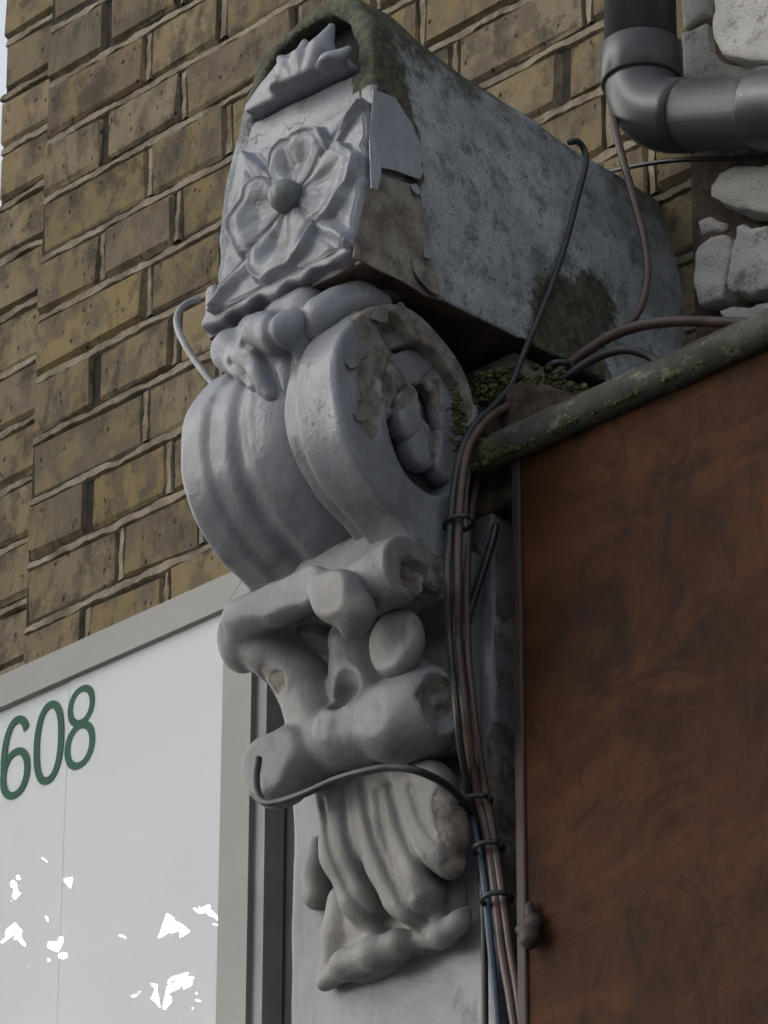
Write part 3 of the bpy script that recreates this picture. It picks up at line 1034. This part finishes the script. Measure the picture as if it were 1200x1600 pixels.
# paint flake on the cheek, hanging free at its lower edge
def side_sheet(name, px, x0, lift, mat, parent, thick=.0012):
    n = len(px)
    zs = [UX(u, v, x0)[2] for u, v in px]
    zt, zb = max(zs), min(zs)
    bm = bmesh.new()
    P = []
    for u, v in px:
        q = UX(u, v, x0)
        P.append(q)
    vs = [bm.verts.new(tuple(q)) for q in P]
    f = bm.faces.new(vs)
    bmesh.ops.triangulate(bm, faces=[f])
    bmesh.ops.subdivide_edges(bm, edges=list(bm.edges), cuts=3, use_grid_fill=True)
    for v in bm.verts:
        k = (zt-v.co.z)/(zt-zb)
        v.co.x += lift*max(0, k-.35)**2*2.4+.0012*mnoise.noise(v.co*60)
    r_ = bmesh.ops.extrude_face_region(bm, geom=list(bm.faces))
    for v in [g for g in r_['geom'] if isinstance(g, bmesh.types.BMVert)]:
        v.co.x -= thick
    return bm_obj(name, bm, mat, parent, False)
M_FLAKE = grey_paint('curling grey paint', base=((.30, .32, .365), (.255, .272, .31)), dirt=.3, rough=.4)
side_sheet('paint_flake', [(583, 140), (600, 146), (618, 152), (628, 170), (645, 195), (652, 215), (660, 235), (664, 248), (656, 258), (660, 268), (654, 281), (640, 277), (622, 270), (604, 266), (592, 264), (586, 285), (577, 304), (568, 300), (574, 262), (578, 210)], XB+.003, .010, M_FLAKE, con)
M_BARE = plain('bare warm render', (.27, .245, .215), (.13, .112, .10), 38, .9, 100, .8, .004, spec=.2)
side_sheet('bare_patch', [(590, 268), (612, 280), (650, 290), (656, 320), (664, 350), (668, 385), (684, 430), (690, 468), (665, 462), (630, 440), (600, 425), (570, 410), (553, 402), (556, 372), (566, 335), (574, 300)], XB+.0022, .0, M_BARE, con, .0016)
side_sheet('paint_flake', [(645, 402), (656, 405), (668, 420), (680, 440), (688, 465), (672, 458), (655, 440), (648, 425)], XB+.005, .003, M_BARE, con)

def flake(u, v, size, x0, seed):
    rr = random.Random(seed)
    n = rr.randint(6, 8)
    a0 = rr.uniform(0, 6.28)
    px = []
    for k in range(n):
        a = a0+k/n*6.283
        q = size*rr.uniform(.55, 1.25)
        px.append((u+q*math.cos(a)*.8, v+q*math.sin(a)))
    return side_sheet('paint_flake', px, x0, rr.uniform(.0010, .0022), M_SCROLL if x0 < XB else M_FLAKE, con, .0009)
for k, (u, v, q) in enumerate([(596, 492, 19), (552, 566, 15), (563, 648, 16)]):
    flake(u, v, q, XS+.0014, 100+k)
for k, (u, v, q) in enumerate([(650, 296, 12), (672, 395, 11)]):
    flake(u, v, q, XB+.0045, 150+k)

# ------------------------------------------------------------------ pilaster
pil = thing('pilaster', 'flat grey painted pilaster under the bracket with a flaking right edge', 'pilaster', (.82, -.2, 0))
def pilaster():
    lo, hi, h = (.675, -.262, 2.70), (.96, -.205, 3.30), .003
    X, Y, Z = grid(lo, hi, h)
    rg = .004*nz(X, Y*0, Z, 90, 31)+.003*nz(X, Y*0, Z, 230, 32)
    d = sd_box(X, Y, Z, (.692, -.25, 2.60), (.941, -.21, 3.40), .004)
    d = smax(d, X-(.9415+np.minimum(rg, .002)), .003)
    d = d+.0008*nz(X, Y, Z, 60, 33)
    d = flayed(d, X, Y, Z, PP)
    nets('face', d, lo, h, M_PILAST, pil, PP)
    box('shaft', .694, .935, -.215, .0, .12, 3.46, M_STONE, pil)
pilaster()

# ------------------------------------------------------------------ sign
sg = thing('shop_sign', 'white glossy fascia sign in a satin grey frame reading 608', 'sign', (.2, -.2, 3.1))
SX1, SY = UP(391, 1200, -.22)[0], -.22
STOP = UP(200, 966, -.22)[2]
FW = .0395
inner_x = SX1-FW
inner_z = STOP-.0345
seam = UP(101, 1300, -.212)[0]
def frame_piece(name, pts, mat, depth):
    return prism(name, pts, mat, sg, (0, depth, 0))
frame_piece('frame_rail', [(-1.4, SY, STOP), (SX1, SY, STOP), (inner_x, SY, inner_z), (-1.4, SY, inner_z)], M_ALU, .05)
frame_piece('frame_stile', [(SX1-.0006, SY, STOP-.0012), (SX1-.0006, SY, 2.45), (inner_x, SY, 2.45), (inner_x, SY, inner_z-.0008)], M_ALU, .05)
box('panel', seam+.0008, inner_x+.004, SY+.007, SY+.012, 2.45, inner_z+.004, M_PANEL, sg)
box('panel', -1.4, seam-.0008, SY+.0078, SY+.012, 2.45, inner_z+.004, M_PANEL, sg)
box('sign_back', -1.4, SX1-.004, SY+.013, -.03, 2.45, STOP-.012, M_DARKM, sg)
box('side_channel', SX1-.001, SX1+.014, SY+.006, SY+.03, 2.45, STOP-.02, M_DARKM, sg)
box('side_channel', SX1-.001, SX1+.034, SY+.036, -.10, 2.45, STOP-.03, M_DARKM, sg, .003)
box('filler_strip', SX1+.034, .70, -.16, -.06, 2.45, STOP+.02, M_RUBBLE, sg)
YP = SY+.007
def ring(vs, fs, cx, cz, rx, rz, wx, wz, y, n=56, pw=2.25, a0=0, a1=2*math.pi):
    b = len(vs)
    m = n+1
    for i in range(m):
        a = a0+(a1-a0)*i/n
        c, s_ = math.cos(a), math.sin(a)
        e = lambda q: math.copysign(abs(q)**(2/pw), q)
        for k, (qx, qz) in enumerate(((rx, rz), (rx-wx, rz-wz))):
            for yy in (y, y+.0002):
                vs.append((cx+qx*e(c), yy, cz+qz*e(s_)))
    for i in range(n):
        q = b+i*4
        fs += [(q, q+2, q+6, q+4), (q+1, q+5, q+7, q+3), (q, q+4, q+5, q+1), (q+2, q+3, q+7, q+6)]
HH = .0872
def digit(kind, u, v):
    c = UP(u, v, YP-.0005)
    vs, fs = [], []
    w_ = .0222
    if kind == '0':
        ring(vs, fs, c[0], c[2], w_, HH/2, .0085, .0078, YP-.0003)
    if kind == '8':
        ring(vs, fs, c[0], c[2]+HH*.255, w_*.90, HH*.245, .0080, .0072, YP-.0003, pw=2.1)
        ring(vs, fs, c[0], c[2]-HH*.218, w_, HH*.282, .0085, .0074, YP-.0005, pw=2.1)
    if kind == '6':
        ring(vs, fs, c[0], c[2]-HH*.195, w_, HH*.305, .0085, .0074, YP-.0003, pw=2.1)
        ring(vs, fs, c[0], c[2], w_, HH/2, .0085, .0078, YP-.0005, pw=2.2, a0=R(38), a1=R(190))
    mesh('digit', vs, fs, M_GREEN, sg)
digit('6', 24, 1183)
digit('0', 75.5, 1160)
digit('8', 125.5, 1136)

# ------------------------------------------------------------------ fascia on the right
fa = thing('fascia_board', 'dark reddish brown plywood fascia under a mossy capping strip', 'fascia', (1.3, -.2, 3.0))
FY = -.276
fxl = UP(789, 900, FY)[0]
cap_z1 = UP(1200, 478, -.29)[2]
cap_z0 = UP(1200, 520, -.29)[2]
box('board', fxl+.016, 2.6, FY+.006, FY+.024, 2.3, cap_z0+.004, M_BOARD, fa)
M_BATT = plain('dark brown batten', (.030, .012, .007), (.016, .008, .006), 18, .6, 80, .4, .002, stretch=(3, 1, .2))
box('batten', fxl+.005, fxl+.0155, FY+.003, FY+.03, 2.3, cap_z0+.002, M_BATT, fa, .002)
box('carcass', fxl+.002, 2.58, FY+.026, -.02, 2.3, cap_z0+.012, M_RUBBLE, fa)
blob('rusty_lug', [('c', UP(818, 1452, FY), UP(836, 1440, FY), .007, .008), ('e', UP(828, 1462, FY-.004), (.009, .008, .010)), ('e', UP(828, 1425, FY), (.006, .006, .012))], .004, .0018, M_BATT, fa, None, .0014, 51)
def cap():
    xl = UP(737, 728, -.29)[0]
    prof = [(-.270, cap_z0), (-.280, cap_z0-.002), (-.288, cap_z0+.003), (-.291, cap_z0+.013), (-.288, cap_z0+.021), (-.281, cap_z0+.026), (-.276, cap_z0+.033), (-.262, cap_z1+.004), (-.20, cap_z1+.012), (-.10, cap_z1+.014), (-.10, cap_z0+.014), (-.262, cap_z0+.014)]
    n = 260
    vs, fs = [], []
    m = len(prof)
    for i in range(n+1):
        x = xl+(2.6-xl)*(i/n)**1.6
        for k, (y, z) in enumerate(prof):
            q = mnoise.noise((x*45, y*60, z*60))*.0016+mnoise.noise((x*160, k*3.3, 1))*.0010
            vs.append((x, y+q*(k not in (9, 10)), z+q*1.3))
    for i in range(n):
        for k in range(m):
            a, b = i*m+k, i*m+(k+1) % m
            fs.append((a, b, b+m, a+m))
    fs.append(tuple(range(m)))
    mesh('capping', vs, fs, M_CAP, fa, True)
cap()

# moss: clumps on the capping end and along its edge
def moss():
    rr = random.Random(5)
    vs, fs = [], []
    def clump(c, r_):
        b = len(vs)
        for s1 in range(3):
            for s2 in range(6):
                a = s2/6*6.283+s1*.5
                e = (s1-1)*.85
                q = r_*rr.uniform(.6, 1.25)
                vs.append((c[0]+q*math.cos(e)*math.cos(a), c[1]+q*math.cos(e)*math.sin(a), c[2]+q*math.sin(e)*.8))
        for s1 in range(2):
            for s2 in range(6):
                a, b2 = b+s1*6+s2, b+s1*6+(s2+1) % 6
                fs.append((a, b2, b2+6, a+6))
        fs.append(tuple(b+k for k in range(6))[::-1]); fs.append(tuple(b+12+k for k in range(6)))
    for _ in range(240):                    # end of the capping
        u = 738+abs(rr.gauss(0, 28)); t = rr.random()
        v = 733-(u-738)*.46-rr.uniform(0, 46)*(1-min(.8, (u-738)/90))
        clump(UP(u, v, -.288+rr.uniform(0, .004)), rr.uniform(.0012, .0042))
    for _ in range(420):                    # fringe on the lower edge
        u = rr.uniform(760, 1195)
        if mnoise.noise((u*.03, 0, 0)) < -.15:
            continue
        v = 733-(u-738)*.462+rr.uniform(-9, 1)
        clump(UP(u, v, -.287+rr.uniform(0, .003)), rr.uniform(.0009, .0026))
    for _ in range(110):                    # lichen on the scroll rim
        u, v = 716+rr.gauss(0, 6), 650+rr.gauss(0, 26)
        clump(UX(u, v, XS+.0005), rr.uniform(.001, .0030))
    for _ in range(220):                    # ledge
        u, v = rr.gauss(820, 35), rr.gauss(610, 14)
        clump(UP(u, v, -.232+rr.uniform(-.003, .003)), rr.uniform(.0015, .0055))
    for _ in range(70):
        u, v = rr.gauss(757, 10), rr.gauss(607, 14)
        clump(UP(u, v, -.252+rr.uniform(-.003, .003)), rr.uniform(.0012, .0035))
    o = mesh('moss', vs, fs, M_MOSS, None, True)
    o['kind'] = 'stuff'
    tag(o, 'yellow green moss along the capping edge and on the ledge', 'moss')
moss()

# rubble bed on the ledge between block, capping and wall
def rubble():
    lo, hi, h = (.90, -.262, 3.28), (1.42, .015, 3.56), .004
    X, Y, Z = grid(lo, hi, h)
    slope = 3.352+(Y+.25)*.34+.045*np.exp(-((X-.965)/.06)**2)
    d = (Z-slope-.012*nz(X, Y, Z, 45, 41)-.006*nz(X, Y, Z, 130, 42))*.7
    d = smax(d, sd_box(X, Y, Z, (.905, -.255, 3.285), (1.41, .008, 3.55), .004), .004)
    nets('mortar_bed', d, lo, h, M_RUBBLE, rub)
rub = thing('rubble_ledge', 'dark crumbling mortar bed on the ledge between bracket and capping', 'mortar', (1.1, -.15, 3.3))
rubble()

# ------------------------------------------------------------------ white painted stones on the right
ww = thing('rubble_wall', 'broken white painted masonry beside the drainpipe at the right edge', 'masonry wall', (1.2, -.02, 3.5))
def stone(px, y, depth, mat=M_WHITE, rd=.008, seed=1):
    """a block with the given outline on the plane y, sculpted with rough rounded edges"""
    P = [UP(u, v, y) for u, v in px]
    poly = [(p[0], p[2]) for p in P]
    a = np.array(poly)
    lo = (a[:, 0].min()-.012, y-.016, a[:, 1].min()-.012)
    hi = (a[:, 0].max()+.012, y+depth+.01, a[:, 1].max()+.012)
    h = .0035
    X, Y, Z = grid(lo, hi, h)
    d = sd_poly(X, Z, poly)+.0014*nz(X, Y, Z, 75, seed)+.0022*nz(X, Y, Z, 210, seed+1)
    front = (y-Y)+.001*nz(X, Y*0, Z, 30, seed+2)+.0022*nz(X, Y, Z, 150, seed+3)
    d = smax(smax(d, front, rd*.3), Y-(y+depth), .004)
    return nets('stone', d, lo, h, mat, ww)
stone([(1112, -90), (1112, 62), (1128, 88), (1300, 108), (1300, -150)], -.045, .06, rd=.006, seed=50)
stone([(1062, -30), (1062, 42), (1106, 22), (1106, -50)], -.01, .03, seed=54)
stone([(1066, 52), (1064, 125), (1090, 140), (1200, 160), (1300, 160), (1300, 118), (1135, 100), (1108, 78), (1106, 34)], -.012, .03, seed=58)
stone([(1108, 290), (1125, 268), (1160, 258), (1300, 250), (1300, 335), (1200, 333), (1165, 332), (1130, 322), (1110, 308)], -.035, .06, rd=.012, seed=62)
stone([(1082, 392), (1110, 368), (1136, 364), (1142, 380), (1134, 420), (1126, 465), (1092, 476), (1082, 440)], -.03, .05, rd=.012, seed=66)
stone([(1145, 352), (1158, 347), (1170, 356), (1196, 352), (1204, 400), (1230, 448), (1170, 460), (1132, 452), (1138, 400)], -.04, .06, rd=.010, seed=70)
stone([(1088, 345), (1110, 338), (1150, 352), (1130, 362), (1095, 365)], -.012, .03, rd=.008, seed=74)
stone([(1112, 482), (1150, 478), (1230, 468), (1230, 510), (1130, 510)], -.03, .05, rd=.008, seed=78)
stone([(1214, 360), (1300, 340), (1300, 450), (1240, 455)], -.04, .06, rd=.010, seed=82)
box('core', .972, 2.6, -.009, .006, 3.2, 3.785, M_RUBBLE, ww)
box('core', 1.03, 2.6, -.004, .006, 3.75, 4.6, M_RUBBLE, ww)

# ------------------------------------------------------------------ drainpipe
dp = thing('drainpipe', 'dark grey plastic drainpipe turning sideways at an elbow', 'drainpipe', (1.0, -.07, 3.9))
py_ = -.065
top = UP(1008, -60, py_); el = UP(1005, 185, py_)
ax = el[0]
r0 = .0345
path = [np.array([ax, py_, 5.6]), np.array([ax, py_, el[2]+.045])]
end = UP(1330, 160, py_)
dirh = (end-el); dirh[1] = 0; dirh /= np.linalg.norm(dirh)
bend = []
c0 = np.array([ax, py_, el[2]+.045])
p1 = np.array([ax, py_, el[2]]); p2 = p1+dirh*.05
for i in range(13):
    t = i/12
    bend.append((1-t)**2*c0+2*t*(1-t)*p1+t*t*p2)
vs, fs = tube_geo([np.array([ax, py_, 5.6]), np.array([ax, py_, 4.5]), c0], r0, 40)
mesh('pipe', vs, fs, M_PIPE, dp, True)
vs, fs = tube_geo(bend+[p2+dirh*.012], r0*1.03, 40)
mesh('elbow', vs, fs, M_PIPE, dp, True)
vs, fs = tube_geo([p2+dirh*.010, p2+dirh*1.2], r0*1.0, 40)
mesh('pipe', vs, fs, M_PIPE, dp, True)
def collar(a, b, r1):
    vs, fs = tube_geo([a, a+(b-a)*.04, b-(b-a)*.04, b], lambda t: r1*(.965 if t in (0.0, 1.0) else 1), 40)
    mesh('collar', vs, fs, M_PIPE, dp, True)
zc0 = UP(1005, 132, py_)[2]
zc1 = UP(1005, 74, py_)[2]
collar(np.array([ax, py_, zc0]), np.array([ax, py_, zc1]), r0*1.14)
q0 = UP(1190, 170, py_)
tq = (q0-p2)@dirh
collar(p2+dirh*tq, p2+dirh*(tq+.09), r0*1.13)

# ------------------------------------------------------------------ cables
def cab(label, pts, rad, mat, group=None, name='cable'):
    P = [UP(*p) for p in pts]
    o = tube(name, P, rad*.74, mat)
    tag(o, label, 'cable', group)
    return o
SXC = XB+.006
def ys(u, v, dx=0.0):                     # depth on the plane just beside the cheek
    return UX(u, v, SXC+dx)[1]
def side(pts, dx=0.0):
    return [(u, v, ys(u, v, dx)) for u, v in pts]
cab('thin black cable hanging down the cheek of the block from its top edge', side([(890, 222), (904, 222), (914, 238), (914, 262), (903, 305), (885, 375), (862, 445), (838, 505), (815, 560), (798, 602), (770, 635), (742, 662), (722, 700), (710, 755), (703, 830), (700, 920)], .002)+[(703, 1010, -.315), (711, 1090, -.330), (719, 1165, -.318), (733, 1240, -.285), (748, 1300, -.268), (754, 1400, -.262), (757, 1500, -.26), (758, 1640, -.26)], .0041, M_BLACK)
cab('brown cable nearest the scroll in the vertical bundle', side([(838, 612), (800, 632), (772, 648), (748, 672), (730, 705), (721, 760), (716, 830), (715, 920)], .006)+[(716, 1010, -.305), (724, 1090, -.315), (734, 1170, -.302), (747, 1245, -.280), (762, 1310, -.27), (775, 1400, -.264), (784, 1480, -.262), (798, 1560, -.262), (812, 1650, -.262)], .0056, M_BROWN)
cab('brown cable farthest from the scroll, emerging under the capping end', [(752, 722, -.262), (745, 750, -.268), (738, 790, -.275), (731, 840, -.285), (729, 920, -.29), (730, 1010, -.296), (737, 1090, -.298), (747, 1170, -.29), (760, 1245, -.276), (772, 1310, -.268), (786, 1400, -.262), (797, 1480, -.26), (808, 1545, -.26), (822, 1650, -.26)], .0052, M_BROWN)
cab('black cable slanting behind the brown pair from the fascia edge', [(775, 820, -.262), (768, 850, -.264), (752, 900, -.266), (737, 945, -.268), (728, 985, -.272)], .0048, M_BLACK)
cab('blue grey cable below the black loop', [(734, 1258, -.274), (745, 1310, -.272), (757, 1380, -.268), (764, 1450, -.266), (772, 1530, -.264), (782, 1650, -.264)], .0046, M_BLUE)
cab('black cable looped round the lower bar of the bracket', [(404, 1185, -.388), (400, 1215, -.394), (403, 1240, -.396), (415, 1254, -.396), (440, 1252, -.394), (480, 1238, -.392), (525, 1218, -.388), (570, 1205, -.384), (610, 1199, -.378), (650, 1204, -.368), (690, 1222, -.338), (720, 1248, -.296), (738, 1266, -.278)], .0046, M_BLACK)
cab('pale grey cable bowed out left of the block lip', [(312, 468, -.35), (292, 474, -.362), (278, 490, -.37), (277, 510, -.372), (288, 536, -.374), (304, 562, -.374), (322, 586, -.374), (340, 608, -.372)], .0043, M_STEELC)
cab('glossy brown cable dropping from behind the drainpipe to the ledge', [(962, 100, -.04), (958, 130, -.05), (957, 165, -.07), (962, 205, -.10), (975, 255, -.12), (992, 318, -.125), (1006, 372, -.13), (1012, 425, -.14), (1006, 465, -.15), (990, 498, -.16), (968, 520, -.165)], .0052, M_BROWN)
cab('thick brown cable arching along the ledge above the capping', [(1180, 505, -.15), (1115, 503, -.165), (1060, 502, -.18), (1005, 508, -.19), (955, 525, -.2), (910, 553, -.21), (880, 578, -.215), (855, 596, -.22)], .0066, M_BROWN)
cab('short black cable tucked under the thick brown one on the ledge', [(1060, 590, -.19), (1020, 560, -.195), (985, 547, -.205), (955, 550, -.21), (920, 565, -.216), (890, 585, -.222), (868, 602, -.225)], .0055, M_BLACK)
cab('thin dark wire lying under the drainpipe elbow', [(950, 268, -.02), (1000, 258, -.03), (1060, 250, -.03), (1130, 248, -.03), (1210, 244, -.03)], .0032, M_BLACK)
def tie(label, u, v, y, w_, t_=.004):
    w_, t_ = w_*.82, t_*.62
    c = UP(u, v, y)
    ang = .5
    pth = []
    for i in range(17):
        a = i/16*2*math.pi
        pth.append(np.array([c[0]+w_*math.cos(a), c[1]-.004+.0125*math.sin(a), c[2]+.0015*math.cos(a)]))
    vs, fs = tube_geo(pth, t_, 8)
    o = mesh('cable_tie', vs, fs, M_BLACK, None, True)
    tag(o, label, 'cable tie', 'ties round the cable bundle')
tie('highest black tie on the cable bundle, beside the scroll foot', 722, 820, ys(722, 820, .006)+.002, .0155)
tie('black tie where the loop joins the cable bundle', 748, 1256, -.279, .0165)
tie('black tie on the cable bundle just under the loop', 768, 1328, -.268, .0150)
tie('lowest black tie on the cable bundle, beside the leaf tip', 781, 1407, -.264, .0150)
tie('black tie clamping the two ledge cables together', 880, 580, -.218, .0130, .005)

# ------------------------------------------------------------------ street tree seen in the glossy sign
M_BARK = plain('bark', (.075, .06, .045), (.04, .033, .026), 12, .95, 40, .8, .01, stretch=(1, 1, .3))
M_LEAFT = plain('tree leaf', (.045, .075, .022), (.07, .10, .03), 3, .6, 50, .1, .001)
def tree():
    c = np.array([.41, -.22, 3.08])+9.0*np.array(SUN_DIR)
    t = thing('street_tree', 'broad leafy street tree across the road, mirrored in the sign', 'tree', (c[0], c[1], 0))
    rr = random.Random(3)
    vs, fs = tube_geo(spline([(c[0], c[1], 0), (c[0]+.1, c[1], 2), (c[0]-.05, c[1]+.1, 4.5), (c[0], c[1], c[2]+.8)], 8), lambda q: .2*(1-q)+.05, 12)
    for k in range(16):
        a = rr.uniform(0, 6.28)
        z0 = rr.uniform(4.0, 6.4)
        L_ = rr.uniform(1.3, 2.2)
        p = [np.array([c[0], c[1], z0]), np.array([c[0]+L_*.5*math.cos(a), c[1]+L_*.5*math.sin(a), z0+.5]), np.array([c[0]+L_*math.cos(a), c[1]+L_*math.sin(a), z0+rr.uniform(.5, 1.3)])]
        v2_, f2_ = tube_geo(spline(p, 5), lambda q: .06*(1-q)+.008, 7)
        b = len(vs)
        vs += v2_; fs += [tuple(i+b for i in f) for f in f2_]
    mesh('trunk', vs, fs, M_BARK, t, True)
    rs = np.random.RandomState(4)
    NC = 1500
    d = rs.normal(size=(NC, 3)); d /= np.linalg.norm(d, axis=1)[:, None]
    rad = rs.uniform(0, 1, NC)**.40
    Cc = d*rad[:, None]*np.array([2.5, 2.5, 2.3])
    P = c+np.repeat(Cc, 13, axis=0)+rs.normal(size=(NC*13, 3))*.14
    sd_ = np.array(SUN_DIR)
    q = Cc-np.outer(Cc@sd_, sd_)
    dist = np.repeat(np.linalg.norm(q, axis=1), 13)
    keep = rs.uniform(size=len(P)) < np.where((dist < .52) & (np.repeat(Cc[:, 2], 13) < .26), .20, 1.0)
    P = P[keep]
    d2 = rs.normal(size=(4200, 3))
    q2 = d2*np.array([.9, .9, .8])
    q2p = np.linalg.norm(q2-np.outer(q2@sd_, sd_), axis=1)
    q3 = rs.normal(size=(9000, 3))*np.array([.5, .5, .28])+np.array([0, 0, .72])
    P = np.concatenate([P, c+q3[q3[:, 2] > .36], c+q2[(q2p > .46) & (q2p < 1.5)]])      # a thinner patch in the middle of the crown
    N = len(P)
    V, F = [], []
    for i in range(N):
        a = rs.normal(size=3); a /= np.linalg.norm(a)
        b = np.cross(a, rs.normal(size=3)); b /= np.linalg.norm(b)
        s = rs.uniform(.045, .085)
        p = P[i]
        k = len(V)
        V += [p-a*s, p+b*s*.55-a*s*.1, p+a*s, p-b*s*.55-a*s*.1]
        F.append((k, k+1, k+2, k+3))
    mesh('crown', V, F, M_LEAFT, t)
    t['group'] = 'street trees across the road'
    kids = list(t.children)
    for x_, y_, rz, lab in ((-13.5, -7.2, 1.0, 'added sky-blocking tree farthest left along the road'), (-.4, -9.2, 2.2, 'added sky-blocking tree straight across from the sign')):  # unseen copies, added to block low sky and darken the undersides
        r2 = t.copy()
        COL.objects.link(r2)
        r2.location = (x_, y_, 0)
        r2.rotation_euler = (0, 0, rz)
        r2['label'] = lab
        for k in kids:
            q = k.copy()
            COL.objects.link(q)
            q.parent = r2
            q.matrix_parent_inverse = Matrix.Translation(-Vector(t.location))
tree()
